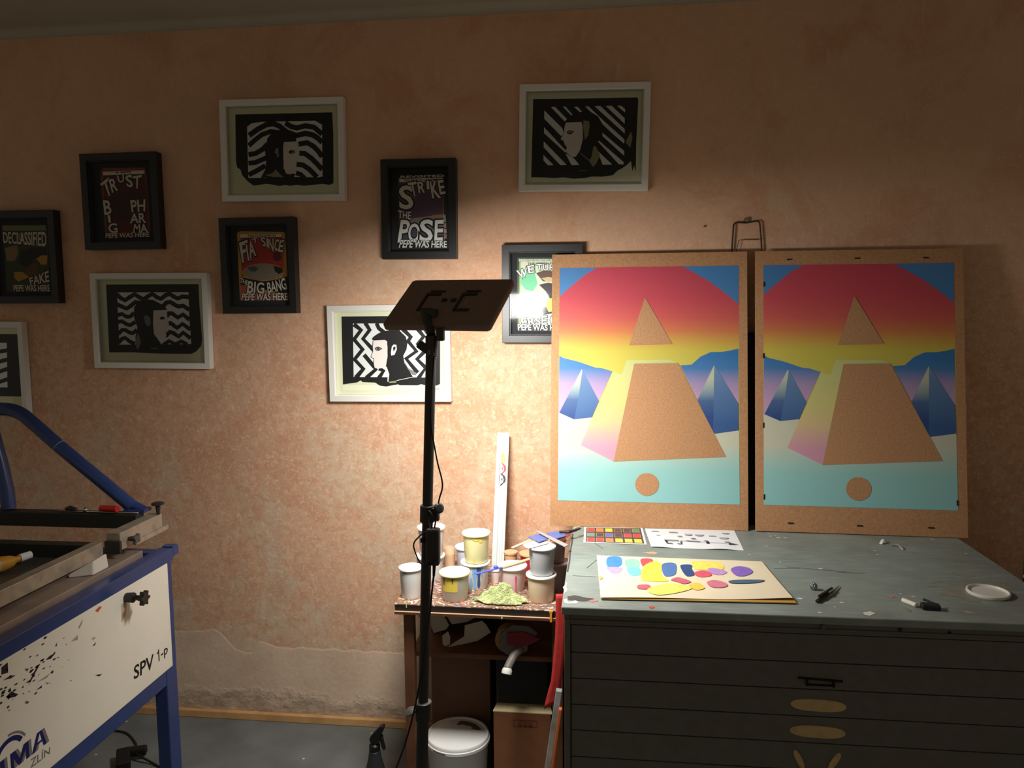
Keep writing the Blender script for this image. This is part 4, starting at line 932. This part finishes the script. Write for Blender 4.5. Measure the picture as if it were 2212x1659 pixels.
# white straightedge with three painted marks
wl = thing('straightedge','tall white plastic straightedge standing on the table against the wall','straightedge',(-.39,-.2,TZ))
WP = M('white_plastic',(198,204,202),.35)
b0, b1 = Vector((-.392,-.190,TZ+.001)), Vector((-.386,-.027,1.243))
d_ = (b1-b0).normalized(); xx = Vector((1,0,0)); xx = (xx-d_*xx.dot(d_)).normalized(); nn = xx.cross(d_)
if nn.y > 0: nn = -nn
def SP(u,h,w): return b0+xx*u+d_*h+nn*w
Ls = (b1-b0).length
pf = [(-.023,0),(-.023,.010),(-.006,.010),(-.004,.007),(.003,.007),(.005,.010),(.013,.010),(.014,.008),(.016,.008),(.017,.010),(.023,.010),(.023,0)]
mb = MB(); mb.skin([mb.ring([SP(u,0,w) for u,w in pf]),mb.ring([SP(u,Ls,w) for u,w in pf])],WP); mb.build('profile',wl)
mb = MB()
def mark(pts, m, k): mb.poly([SP(-.023+u*.046,Ls-.0105-v*.09,.0106+k*.0003) for u,v in pts], m)
def swoosh(v0, m, k):
    pts = [(.45,0),(.62,.10),(.80,.22),(.86,.42),(.80,.62),(.62,.72),(.50,.66),(.66,.58),(.70,.44),(.64,.34),(.56,.40),(.60,.50),(.52,.54),(.46,.42),(.58,.24),(.52,.12)]
    for q in (pts[:6]+pts[7:10]+[(.60,.22),(.50,.10)], [(.50,.36),(.56,.33),(.60,.46),(.56,.52),(.50,.46)], [(.80,.58),(.62,.76),(.42,.86),(.40,.82),(.56,.70)]): mark([(u,v0+v*.62) for u,v in q],m,k)
mark([(.34,.80),(.56,.76),(.74,.88),(.80,1.08),(.66,1.2),(.40,1.20),(.46,1.05)],M('mark_yellow',(220,244,90),.5),1)
swoosh(1.16,M('mark_red',(226,60,66),.5),2); swoosh(1.62,M('mark_black',(36,36,38),.5),3)
for v0,m in ((1.20,MC['mark_red']),(1.66,MC['mark_black'])): mark([(.30,v0+.05),(.335,v0+.05),(.335,v0+.42),(.30,v0+.42)],m,4)
mb.build('painted_marks',wl,fix=False)

# tools lying on the tubs
SPB = M('spreader_blue',(92,108,168),.45); SPR = M('spreader_red',(214,84,84),.5); STK = M('stick_wood',(206,186,150),.7,noise=.1,nscale=30); STG = M('stick_grey',(158,150,150),.6); BRB = M('brush_black',(34,32,30),.45)
def flat(pts, z, th, m, name, label, cat, group=None):
    mb = MB(); zz = z if isinstance(z,(list,tuple)) else [z]*len(pts)
    a = mb.ring([(x,y,h) for (x,y),h in zip(pts,zz)]); b = mb.ring([(x,y,h+th) for (x,y),h in zip(pts,zz)]); mb.skin([a,b],m)
    return tag(mb.build(name,bevel=.0008),label,cat,group)
ZT = TZ+.0922+.096
flat([(-.267,-.475),(-.254,-.435),(-.187,-.432),(-.183,-.448),(-.227,-.497),(-.243,-.514),(-.258,-.5)],ZT+.0006,.003,TPL,'paint_scraper','pale pink rounded scraper lying on the grey tub lid','scraper')
flat([(-.179,-.431),(-.138,-.327),(-.111,-.349),(-.119,-.378),(-.165,-.433)],ZT+.0040,.003,SPR,'paint_spreader','flat red spreader under the blue ones, on the grey tub','spreader','plastic spreaders on the grey tub')
flat([(-.256,-.407),(-.208,-.365),(-.176,-.414),(-.214,-.464)],ZT+.0074,.003,SPB,'paint_spreader','left blue plastic spreader on top of the grey tub','spreader','plastic spreaders on the grey tub')
flat([(-.195,-.37),(-.16,-.345),(-.123,-.395),(-.164,-.439)],ZT+.0108,.003,SPB,'paint_spreader','right blue plastic spreader on top of the grey tub','spreader','plastic spreaders on the grey tub')
flat([(-.234,-.361),(-.22,-.36),(-.112,-.509),(-.124,-.529)],ZT+.0142,.003,STG,'stir_stick','grey stir stick laid across the two blue spreaders','stick')
mb = MB(); mb.bar((-.297,-.520,ZT+.0045),(-.246,-.432,ZT+.0055),.012,.003,STK); tag(mb.build('stir_stick',bevel=.0006),'pale wooden stick poking out left under the pink scraper','stick')
br = thing('paint_brush','black handled brush poking out right from under the spreaders','brush',(-.12,-.36,ZT))
mb = MB(); mb.tube([(-.150,-.368,ZT+.018),(-.118,-.376,ZT+.020),(-.095,-.358,ZT+.022),(-.078,-.338,ZT+.023)],[.004,.006,.0045,.0025],BRB,10); mb.build('handle',br,smooth='auto')
mb = MB(); mb.tube([(-.098,-.349,ZT+.028),(-.080,-.334,ZT+.027)],[.004,.002],STK,8); mb.build('tip',br,smooth='auto')
zl = TZ+.0855
sb = thing('palette_knife','blue painted stick with a wooden handle resting on the pink-dripped tub','spatula',(-.34,-.41,zl))
mb = MB(); mb.bar((-.428,-.490,zl+.004),(-.345,-.412,zl+.003),.013,.003,M('spatula_blue',(84,96,196),.45)); mb.build('blade',sb,bevel=.001)
mb = MB(); mb.bar((-.347,-.414,zl+.0035),(-.255,-.320,zl+.006),.014,.004,STK); mb.build('handle',sb,bevel=.001)
mb = MB(); mb.lathe([(0,0),(.009,.001),(.007,.006),(.002,.008)],MC['spatula_blue'],(-.366,-.424,zl+.0045),14); mb.build('paint_blob',sb,smooth=True)

# green rag
RAG = M('green_rag',(190,200,140),.95,spec=.1,noise=.22,nscale=55,bump=.7,bscale=240)
def rag(u,v):
    a, b = u*2-1, v*2-1
    import mathutils.noise as mn
    x = -.342+.094*a*(1-.25*abs(b)**2)+.006*math.sin(b*7+a*3); y = -.500+.038*b*(1-.5*abs(a)**3)-.008*a
    n1 = mn.noise(Vector((a*2.2+3,b*1.6,0))); n2 = mn.noise(Vector((a*5,b*3.5+5,1.))); n3 = abs(mn.noise(Vector((a*3.4+9,b*2.6+2,4.))))
    edge = max(0,1-abs(a)**2.6)*max(0,1-abs(b)**2.4)
    hgt = .050*max(0,1-abs(a-.05)**1.3)*max(0,1-abs(b)**2.2)**.8
    z = hgt*(1+.7*n1)-.055*n3*edge**.6*(.25+hgt/.05)+.016*abs(n2)*edge+.004
    return (x+.006*n2, max(-.546,y+.006*n1), TZ+max(.001,z))
mb = MB(); mb.grid(60,36,rag,RAG); tag(mb.build('cleaning_rag',smooth=True,solid=.0015),'crumpled green rag at the front of the splattered table','rag')

# ------------------------------------------------------------------ under the table
SHW = M('shelf_paper',(196,186,172),.8); 
def sheet(pts, y0, bend, name, label, m=SHW, z=None):
    mb = MB(); xs = [p[0] for p in pts]; cx = (min(xs)+max(xs))/2
    a = mb.ring([(x, y0+bend*math.sin((x-cx)*14)+.10*(zz-.6), zz) for x,zz in pts]); b = mb.ring([(x, y0+.0012+bend*math.sin((x-cx)*14)+.10*(zz-.6), zz) for x,zz in pts]); mb.skin([a,b],m)
    return tag(mb.build(name),label,'paper','papers stuffed on the table shelf')
sheet([(-.640,.705),(-.46,.705),(-.437,.655),(-.475,.635),(-.525,.628),(-.545,.66),(-.555,.66),(-.535,.625),(-.545,.61),(-.588,.598),(-.597,.62),(-.600,.652),(-.642,.652)],-.42,.010,'paper_sheet','large creased white sheet hanging on the table shelf')
sheet([(-.474,.638),(-.415,.652),(-.402,.640),(-.385,.612),(-.43,.5835),(-.47,.575),(-.535,.5635),(-.476,.600)],-.445,.012,'paper_sheet','curved pointed paper sheet lying on the table shelf')
sheet([(-.550,.606),(-.530,.622),(-.522,.604),(-.524,.578),(-.540,.571),(-.548,.578)],-.465,.004,'paper_sheet','little paper scrap in front of the creased shelf sheets')
mb = MB(); mb.box((-.62,-.33,.5625),(-.42,-.10,.60),M('shelf_box_dark',(36,30,28),.7)).box((-.45,-.30,.6005),(-.36,-.12,.66),M('shelf_box_plum',(86,38,46),.6)); mb.mats
tag(mb.build('storage_tin',bevel=.003),'dark plum tin at the back of the table shelf','tin')
tg = thing('tape_dispenser','grey and red packing tape gun with a white tipped handle on the shelf','tape gun',(-.28,-.47,.563))
GRY = M('gun_grey',(104,98,88),.5); TRED = M('gun_red',(124,32,44),.4); TAPE = M('tape_roll',(150,116,76),.5)
mb = MB(); mb.prism([(-.345,.585),(-.340,.64),(-.30,.672),(-.245,.670),(-.215,.645),(-.25,.612),(-.25,.585),(-.28,.565),(-.32,.566)],lambda u,v,d: (u,-.505+d,v),.012,GRY); mb.build('frame',tg,bevel=.003)
mb = MB(); mb.prism([(-.318,.602),(-.318,.648),(-.262,.652),(-.205,.630),(-.235,.612),(-.262,.600)],lambda u,v,d: (u,-.512+d,v),.036,TRED); mb.build('shield',tg,bevel=.003,label='dark red shield')
mb = MB(); mb.lathe([(.022,-.022),(.044,-.022),(.044,.022),(.022,.022),(.022,-.022)],TAPE,(-.318,-.470,.612),32,(0,1,0)); mb.build('tape_roll',tg,smooth='auto')
mb = MB(); mb.tube([(-.275,-.498,.588),(-.295,-.515,.570),(-.306,-.545,.556),(-.312,-.560,.545)],[.016,.015,.014,.014],GRY,16); hd = mb.build('handle',tg,smooth='auto')
mb = MB(); mb.tube([(-.3117,-.5585,.546),(-.3125,-.5625,.540),(-.314,-.566,.531),(-.3143,-.567,.529)],[.0145,.0175,.0175,.012],M('handle_cap',(214,214,206),.4),18); mb.build('end_cap',hd,smooth='auto',label='white end cap')
CB = M('cardboard',(132,84,52),.8,noise=.08,nscale=25); CBD = M('cardboard_dark',(110,80,62),.85,noise=.1,nscale=12); CBE = M('cardboard_edge',(226,206,160),.8)
tag(MB().box((-.634,-.280,0),(-.412,-.12,.50),CBD).build('cardboard_box',bevel=.003),'tall plain brown cardboard box behind the white bucket','box')
bxx = thing('cardboard_box','open brown cardboard carton with pale folded flaps at right under the table','box',(-.27,-.3,0))
mb = MB(); mb.box((-.376,-.452,0),(-.176,-.448,.335),CB).box((-.376,-.15,0),(-.176,-.146,.335),CB).box((-.376,-.448,0),(-.372,-.15,.335),CB).box((-.180,-.448,0),(-.176,-.15,.335),CB).box((-.372,-.448,0),(-.18,-.15,.004),CB); mb.build('carton',bxx,bevel=.001)
mb = MB(); mb.hexa([(-.378,-.452,.335),(-.172,-.452,.335),(-.182,-.400,.346),(-.366,-.400,.346),(-.378,-.452,.338),(-.172,-.452,.338),(-.182,-.400,.349),(-.366,-.400,.349)],CBE); mb.build('flap',bxx,label='pale front flap')
mb = MB(); STP = M('stamp_brown',(116,62,40),.8); mb.box((-.308,-.4528,.285),(-.224,-.4524,.288),STP).box((-.308,-.4528,.308),(-.224,-.4524,.311),STP).box((-.308,-.4528,.288),(-.305,-.4524,.308),STP).box((-.227,-.4528,.288),(-.224,-.4524,.308),STP)
for i in range(3): oval(mb,-.284+.018*i,.298,.006,.0075,.3*i,-.4521,STP)
mb.build('printed_stamp',bxx)
tag(MB().box((-.370,-.42,.3495),(-.186,-.16,.5445),M('crate_black',(20,20,19),.6)).build('storage_crate',bevel=.006),'black crate standing on the cardboard carton below the shelf','crate')
bk = thing('paint_bucket','white plastic bucket with a clipped lid on the floor under the table','bucket',(-.512,-.40,0))
mb = MB(); mb.lathe([(0,.002),(.094,.002),(.098,.006),(.108,.185),(.111,.190),(.111,.196),(.108,.199)],TW,(-.512,-.405,0),48); mb.build('bucket_body',bk,smooth='auto')
mb = MB(); mb.lathe([(.109,.200),(.1145,.200),(.1145,.209),(.1115,.211),(.1115,.219),(.1085,.223),(.103,.223),(.099,.219),(0,.219)],TLID,(-.512,-.405,0),48); mb.build('lid',bk,smooth='auto')
mb = MB(); pts = [(-.512+.085*math.cos(a),-.405+.085*math.sin(a)) for a in [D(20)+D(75)*i/10 for i in range(11)]]+[(-.512+.060*math.cos(a)+.006*math.sin(a*17),-.405+.060*math.sin(a)+.005*math.cos(a*13)) for a in [D(100)-D(75)*i/10 for i in range(11)]]
mb.poly([(x,y,.2196) for x,y in pts],M('lid_stain',(110,96,82),.7)); mb.build('lid_stain',bk,fix=False)
mb = MB(); mb.grid(8,1,lambda u,v: (-.512+.1152*math.cos(D(-128)+D(26)*u),-.405+.1152*math.sin(D(-128)+D(26)*u),.2025+.004*v),M('slot_dark',(90,84,76),.6)); mb.build('lid_slot',bk,smooth=True)
sp = thing('spray_bottle','black trigger spray bottle standing on the floor left of the table','bottle',(-.80,-.5,0))
SPK = M('spray_grey',(46,52,52),.35); SPT = M('trigger_black',(20,21,22),.4)
mb = MB(); mb.lathe([(0,.001),(.036,.001),(.038,.006),(.038,.090),(.034,.125),(.024,.165),(.0195,.195),(.0165,.197)],SPK,(-.790,-.5,0),32); mb.build('bottle',sp,smooth='auto')
mb = MB(); mb.lathe([(.018,.197),(.019,.199),(.019,.216),(.013,.222),(0,.223)],SPT,(-.790,-.5,0),24); mb.build('collar',sp,smooth='auto')
mb = MB(); mb.prism([(-.800,.222),(-.806,.240),(-.800,.252),(-.768,.288),(-.757,.292),(-.751,.287),(-.755,.275),(-.764,.256),(-.768,.235),(-.776,.222)],lambda u,v,d: (u,-.512+d,v),.024,SPT); mb.build('spray_head',sp,bevel=.004)
mb = MB(); mb.prism([(-.768,.252),(-.760,.256),(-.757,.232),(-.750,.203),(-.757,.199),(-.764,.212),(-.770,.236)],lambda u,v,d: (u,-.507+d,v),.014,SPT); mb.build('trigger',sp,bevel=.003)
# things wedged between table and chest
mb = MB(); mb.grid(3,24,lambda u,v: (-.150+.036*u-.020*v+.004*math.sin(v*5)-(.018*max(0,v-.75)*4*(1-u)), -.585+.004*u+.02*v, .815-.40*v+.06*u*max(0,v-.6)),M('red_banner',(196,56,50),.6,noise=.12,nscale=50)); tag(mb.build('red_banner',smooth=True,solid=.002),'narrow red fabric strip hanging between the table and the plan chest','banner')
tag(MB().bar((-.1385,-.605,.505),(-.2080,-.605,.012),.020,.022,M('weathered_bar',(142,146,140),.6,noise=.3,nscale=20),up=(0,1,0)).build('grey_batten',bevel=.002),'weathered grey batten leaning between the carton and the plan chest','batten')
tag(MB().bar((-.1330,-.628,.455),(-.1905,-.628,.012),.010,.018,M('orange_bar',(206,104,52),.5),up=(0,1,0)).build('orange_batten',bevel=.002),'thin orange batten leaning beside the grey one','batten')
mb = MB(); mb.grid(10,10,lambda u,v: (-.165+.045*u+.006*math.sin(v*9), -.56+.01*math.sin(u*6+v*4), .003+.215*v*(.45+.55*u)+.008*math.sin(v*12+u*5)*v),M('dust_sheet',(196,190,166),.9)); tag(mb.build('dust_sheet',smooth=True,solid=.0015),'bit of pale crumpled cloth on the floor at the chest corner','cloth')

# ------------------------------------------------------------------ screen printing table
BLUE = M('machine_blue',(48,68,120),.3,spec=.5,noise=.06,nscale=20); PANEL = M('machine_cream',(244,238,222),.45,noise=.03,nscale=6); BED = M('bed_steel',(156,140,126),.45,metal=.25,noise=.2,nscale=10); SCR = M('frame_steel',(178,166,148),.42,metal=.35,noise=.22,nscale=26); MESH = M('screen_mesh',(66,64,58),.35)
XF, YF, YN = -1.475, -.555, -2.05
mc = thing('screen_printing_table','blue steel screen printing table with a cream side panel at left','printing table',(-1.9,-1.3,0))
XL = -2.35
mb = MB()
for y0,y1 in ((-.62,YF),(YN,YN+.065)):
    for x0,x1 in ((XF-.046,XF),(XL,XL+.046)): pass
LG = []
for y0,y1 in ((-.62,YF),(YN,YN+.065)):
    for x0,x1 in ((XF-.046,XF),(XL,XL+.046)):
        mb = MB(); mb.box((x0,y0,0),(x1,y1,.874),BLUE); LG.append(mb.build('leg',mc,bevel=.003))
mb = MB()
mb.box((XF-.046,YN-.02,.874),(XF+.001,YF+.012,.917),BLUE).box((XL,YN-.02,.874),(XL+.046,YF+.012,.917),BLUE).box((XL+.046,YF-.05,.874),(XF-.046,YF-.004,.916),BLUE).box((XL+.046,YN,.874),(XF-.046,YN+.05,.916),BLUE)
mb.box((XF-.040,YF+.0122,.886),(XF+.001,-.506,.917),BLUE).box((XF-.040,YF+.0122,.917),(XF+.001,-.512,.921),BLUE)
mb.build('top_frame',mc,bevel=.003)
mb = MB(); mb.box((XF-.046,YN+.065,.458),(XF,-.6202,.514),BLUE).box((XL,YN+.065,.458),(XL+.046,-.6202,.514),BLUE).box((XL+.046,-.61,.458),(XF-.046,YF-.01,.514),BLUE).box((XL+.046,YN+.01,.458),(XF-.046,YN+.055,.514),BLUE); mb.build('lower_frame',mc,bevel=.003)
mb = MB(); mb.box((XF+.0005,YN+.03,.513),(XF+.0035,-.585,.876),PANEL); pn = mb.build('side_panel',mc,bevel=.001)
# lettering, ink smears, a painted knob shadow and bolts on the panel (y runs toward the wall = left to right)
NAVY = M('logo_navy',(28,28,104),.5); LGR = M('logo_grey',(128,126,122),.5); INKB = M('smear_or_shadow',(38,34,40),.5); INKG = M('ink_haze_smear',(170,160,140),.6)
def onp(k): return lambda a,b: (XF+.0036+.0002*k, a, b)
mb = MB()
put_text(mb,'SPV',[(-.801,.614),(-.692,.606),(-.697,.557),(-.806,.571)],onp(1),MARK,.018); mb.poly([onp(1)(a,b) for a,b in ((-.667,.566),(-.661,.566),(-.661,.607),(-.6655,.607),(-.669,.600),(-.6755,.5985),(-.6755,.594),(-.667,.595))],MARK); put_text(mb,'-p',[(-.652,.592),(-.611,.593),(-.611,.560),(-.652,.560)],onp(1),MARK,.015)
mb.build('model_lettering',pn,fix=False)
mb = MB()
def lg(pts,m,k=1): mb.poly([onp(k)(a,b) for a,b in pts],m)
for k,(m,dx) in enumerate(((LGR,.010),(NAVY,0))):
    lg([(-1.247+dx,.588),(-1.225+dx,.634),(-1.207+dx,.634),(-1.193+dx,.588),(-1.204+dx,.588),(-1.208+dx,.603),(-1.228+dx,.603),(-1.236+dx,.588)],m,1+2*k)
    lg([(-1.318+dx,.588),(-1.318+dx,.632),(-1.302+dx,.632),(-1.288+dx,.604),(-1.272+dx,.632),(-1.256+dx,.632),(-1.256+dx,.588),(-1.267+dx,.588),(-1.267+dx,.616),(-1.286+dx,.588),(-1.294+dx,.588),(-1.308+dx,.616),(-1.308+dx,.588)],m,1+2*k)
    lg([(-1.352+dx,.588),(-1.352+dx,.632),(-1.338+dx,.632),(-1.338+dx,.588)],m,1+2*k)
lg([(-1.226,.609),(-1.216,.628),(-1.211,.609)],PANEL,4)
arc = [(-1.42+.0,.0)]
def arcs(r0,r1,a0,a1,m,cx=-1.318,cz=.625,sq=.95):
    n = 16; lg([(cx+r1*math.cos(a0+(a1-a0)*i/n),cz+sq*r1*math.sin(a0+(a1-a0)*i/n)) for i in range(n+1)]+[(cx+r0*math.cos(a1+(a0-a1)*i/n),cz+sq*r0*math.sin(a1+(a0-a1)*i/n)) for i in range(n+1)],m,3)
arcs(.040,.053,D(32),D(160),NAVY); arcs(.057,.063,D(28),D(92),LGR)
put_text(mb,'ZL\u00cdN',[(-1.252,.585),(-1.181,.576),(-1.184,.553),(-1.256,.556)],onp(2),LGR,.01)
mb.build('maker_logo',pn,fix=False)
mb = MB()
ST = [[(-1.324,.862),(-1.303,.865),(-1.304,.839),(-1.326,.844)],[(-1.251,.785),(-1.233,.786),(-1.222,.797),(-1.203,.811),(-1.195,.81),(-1.215,.794),(-1.234,.778)],[(-1.194,.819),(-1.186,.819),(-1.187,.813),(-1.194,.815)],[(-1.176,.811),(-1.16,.815),(-1.136,.813),(-1.156,.805)],[(-1.149,.814),(-1.137,.818),(-1.139,.813)],[(-1.216,.748),(-1.195,.751),(-1.196,.744)],[(-1.318,.782),(-1.299,.787),(-1.277,.768),(-1.287,.767),(-1.305,.773)],[(-1.266,.779),(-1.256,.782),(-1.259,.776)],[(-1.323,.828),(-1.3,.828),(-1.281,.821),(-1.296,.82)],[(-.985,.675),(-.954,.664),(-.967,.662)],[(-.989,.765),(-.97,.77),(-.977,.762)],[(-1.137,.832),(-1.128,.839),(-1.131,.829)],[(-1.191,.794),(-1.176,.792),(-1.184,.789)],[(-1.31,.796),(-1.298,.797),(-1.301,.79)],[(-1.108,.839),(-1.097,.841),(-1.102,.838)]]
def panel_mark(pts, m, k):
    q = MB(); q.poly([onp(k)(a,b) for a,b in pts], m); q.build('smear_or_shadow', pn, fix=False)
for p in ST: panel_mark(p,INKB,1)
for p in ([(-.99,.789),(-.969,.785),(-.982,.780)],[(-1.215,.767),(-1.162,.768),(-1.176,.761)],[(-1.043,.844),(-1.021,.86),(-1.025,.849),(-1.038,.838)],[(-1.076,.817),(-1.046,.824),(-1.047,.81)]): panel_mark(p,INKG,1)
panel_mark([(-.967,.862),(-.947,.868),(-.935,.862),(-.955,.853)],M('smear_red',(214,92,70),.5),1)
panel_mark([(-.845,.832),(-.815,.838),(-.825,.79),(-.848,.776)],M('knob_shadow',(204,176,158),.6),1)  # star knob's cast shadow, painted on the panel as a darker patch
for i in range(60): 
    y, z = -1.24+random.gauss(0,.07), .79+random.gauss(0,.032); r = random.uniform(.0012,.0055); panel_mark([(y+r*math.cos(a)*random.uniform(.8,2.2),z+r*.7*math.sin(a)*random.uniform(.5,1.2)) for a in (0,1.1,2.2,3.4,4.5,5.5)],INKB,1)

kb = MB(); kb.tube([(XF+.003,-.819,.846),(XF+.030,-.819,.846)],[.014,.016],BLK,16).tube([(XF+.030,-.819,.846),(XF+.058,-.819,.846)],[.008,.008],BLK,12)
def starknob(mb, c, ax, r, th, m, n=6):
    z = Vector(ax).normalized(); x = z.orthogonal().normalized(); y = z.cross(x)
    out = [(r*(1 if k%4 in (0,1) else .66)*math.cos(2*PI*k/(4*n)), r*(1 if k%4 in (0,1) else .66)*math.sin(2*PI*k/(4*n))) for k in range(4*n)]
    mb.skin([mb.ring([Vector(c)+x*u+y*v+z*h for u,v in out]) for h in (0,th)], m)
starknob(kb,(XF+.056,-.819,.846),(1,0,0),.024,.014,BLK)
kb.build('star_knob',mc,bevel=.0015)
mb = MB(); mb.box((XL+.05,YN+.06,.880),(-1.530,-.628,.933),BED); mb.build('vacuum_bed',mc,bevel=.002)
# lifting carriage: rear crossbar, side arm, bent tube
mb = MB(); mb.box((-2.42,-.548,.980),(-1.60,-.500,1.030),M('carriage_dark',(46,46,40),.5)); mb.build('rear_crossbar',mc,bevel=.002)
mb = MB(); mb.box((-1.60,-.712,.958),(-1.552,-.470,1.016),SCR).box((-1.552,-.640,.952),(-1.546,-.44,.968),SCR); mb.build('side_arm',mc,bevel=.002)
mb = MB(); mb.tube(smoothpath([(-2.56,-.5,1.20),(-2.42,-.5,1.34),(-2.25,-.5,1.395),(-2.122,-.5,1.389),(-2.081,-.5,1.386),(-2.041,-.5,1.372),(-2.0,-.5,1.340),(-1.89,-.5,1.246),(-1.736,-.5,1.122),(-1.64,-.5,1.045)]),.0232,BLUE,18).tube([(-1.66,-.5,1.058),(-1.60,-.5,1.040)],[.020,.012],BLUE,14).box((-1.66,-.525,1.0305),(-1.585,-.478,1.042),BLUE); mb.build('bent_tube',mc,smooth='auto')
mb = MB(); mb.lathe([(.0234,0),(.0242,.001),(.0234,.002)],M('scuff_white',(170,176,190),.5),(-1.905,-.5,1.259),20,(-.76,0,.65)); mb.build('scuff_ring',mc,smooth='auto')
mb = MB(); mb.tube([(-2.20,-.495,1.42),(-2.165,-.5,1.33),(-2.135,-.5,1.19),(-2.116,-.505,1.10),(-2.108,-.51,1.0305)],.024,BLUE,18); mb.build('support_tube',mc,smooth='auto')
mb = MB(); mb.tube([(-1.556,-.485,1.0163),(-1.556,-.485,1.05)],[.006,.009],BLK,12).lathe([(.010,0),(.021,.004),(.022,.009),(.016,.012),(0,.013)],BLK,(-1.556,-.485,1.048),18); mb.build('screw_knob',mc,smooth='auto')
kb = MB(); kb.tube([(-1.552,-.668,.985),(-1.528,-.668,.985)],[.006,.012],BLK,12); starknob(kb,(-1.530,-.668,.985),(1,0,-.1),.019,.011,M('knob_worn',(96,88,84),.5),4); kb.build('star_knob',mc,bevel=.001)
mb = MB(); mb.box((-1.60,-.725,.950),(-1.546,-.7125,.992),BLK); mb.build('corner_clip',mc,bevel=.002)
# screen clamped in the carriage
sf = thing('printing_screen','steel framed printing screen with dark mesh lying over the blue table bed','screen',(-1.95,-1.3,.94))
mb = MB(); mb.box((-1.640,-1.98,.944),(-1.602,-.728,.990),SCR); mb.build('frame_side',sf,bevel=.002)
mb = MB(); mb.box((-2.34,-1.98,.944),(-2.302,-.728,.990),SCR); mb.build('frame_side',sf,bevel=.002)
mb = MB(); mb.box((-2.302,-.766,.944),(-1.640,-.728,.990),M('carriage_dark',(46,46,40))); mb.build('frame_end',sf,bevel=.002)
mb = MB(); mb.box((-2.302,-1.98,.944),(-1.640,-1.942,.990),SCR); mb.build('frame_end',sf,bevel=.002)
mb = MB(); mb.box((-2.302,-1.942,.945),(-1.640,-.766,.9465),MESH); mb.build('screen_mesh',sf)
mb = MB(); mb.box((-1.565,-.90,.9338),(-1.533,-.805,.9425),PAPERW).box((-1.572,-.895,.9426),(-1.535,-.812,.9435),PAPERW)
wb = MB(); wb.tube([(-1.60,-.845,.9515),(-1.534,-.825,.9515)],.0,PAPERW)
mb.bm.free(); wb.bm.free()
mb = MB(); mb.hexa([(-1.600,-.905,.9336),(-1.535,-.875,.9336),(-1.535,-.800,.9336),(-1.600,-.83,.9336),(-1.600,-.900,.9425),(-1.538,-.870,.976),(-1.538,-.803,.981),(-1.600,-.835,.9425)],M('paper_wad',(222,214,202),.85)); tag(mb.build('paper_wad',bevel=.006),'folded white paper wad wedged under the screen frame','paper')
rh = thing('squeegee_handle','red cylindrical handle with a steel rod on the dark crossbar','handle',(-1.66,-.52,1.03))
mb = MB(); mb.tube([(-1.735,-.539,1.0485),(-1.668,-.545,1.0485)],.0115,M('handle_red',(196,40,36),.4),20); mb.build('grip',rh,smooth='auto',bevel=.0015)
mb = MB(); mb.tube([(-1.90,-.532,1.0335),(-1.60,-.532,1.0335)],.003,CHR,8); mb.build('rod',rh,smooth=True)
mb = MB(); bmesh.ops.create_uvsphere(mb.bm,u_segments=16,v_segments=10,radius=.009,matrix=Matrix.Translation((-1.80,-.530,1.0395))); mb.mi(CHR); tag(mb.build('steel_ball',smooth=True),'small shiny steel ball on the dark crossbar left of the red handle','ball')
mb = MB(); mb.tube([(-1.875,-.528,1.040),(-1.86,-.525,1.043),(-1.835,-.528,1.040)],[.006,.009,.006],BLK,10); tag(mb.build('wing_nut',smooth='auto'),'black wing nut on the dark crossbar left of the steel ball','nut')
gb = thing('glue_bottle','yellow squeeze bottle with a white cap lying on the dark screen mesh','bottle',(-1.79,-.86,.947))
GY = M('bottle_yellow',(206,150,50),.4); GY2 = M('bottle_label',(196,186,160),.5)
mb = MB(); mb.tube([(-1.86,-1.02,.970),(-1.855,-1.01,.971),(-1.81,-.905,.971),(-1.80,-.88,.972),(-1.795,-.868,.973)],[.016,.0235,.0235,.018,.010],GY,20); mb.build('bottle_body',gb,smooth='auto')
mb = MB(); mb.tube([(-1.835,-.965,.972),(-1.815,-.918,.972)],.0242,GY2,20); mb.build('bottle_label',gb,smooth='auto')
mb = MB(); mb.tube([(-1.795,-.868,.973),(-1.789,-.855,.974)],.010,GY,14); mb.build('neck',gb,smooth='auto')
mb = MB(); mb.tube([(-1.790,-.857,.974),(-1.777,-.826,.976)],[.0125,.0115],PAPERW,16); mb.build('cap',gb,smooth='auto',label='white cap')
# cable and plug under the table
cb = thing('floor_cable','black cable with an inline plug on the floor under the blue table','cable',(-1.78,-.34,0))
mb = MB(); mb.tube(smoothpath([(-2.15,-.18,.004),(-1.97,-.165,.004),(-1.86,-.24,.005),(-1.83,-.29,.02),(-1.80,-.33,.03),(-1.775,-.355,.03),(-1.70,-.37,.006),(-1.60,-.42,.004),(-1.45,-.50,.004),(-1.40,-.62,.004)]),.0042,RUB,10); mb.build('cable',cb,smooth=True)
mb = MB(); mb.obox((-1.815,-.385,.024),((.8,.5,0),(-.5,.8,.1),(0,-.1,1)),(.024,.050,.022),RUB); mb.build('plug',cb,bevel=.006)
mb = MB(); mb.obox((-1.790,-.335,.032),((.9,.3,0),(-.3,.9,0),(0,0,1)),(.034,.016,.016),RUB); mb.build('plug_head',cb,bevel=.006)
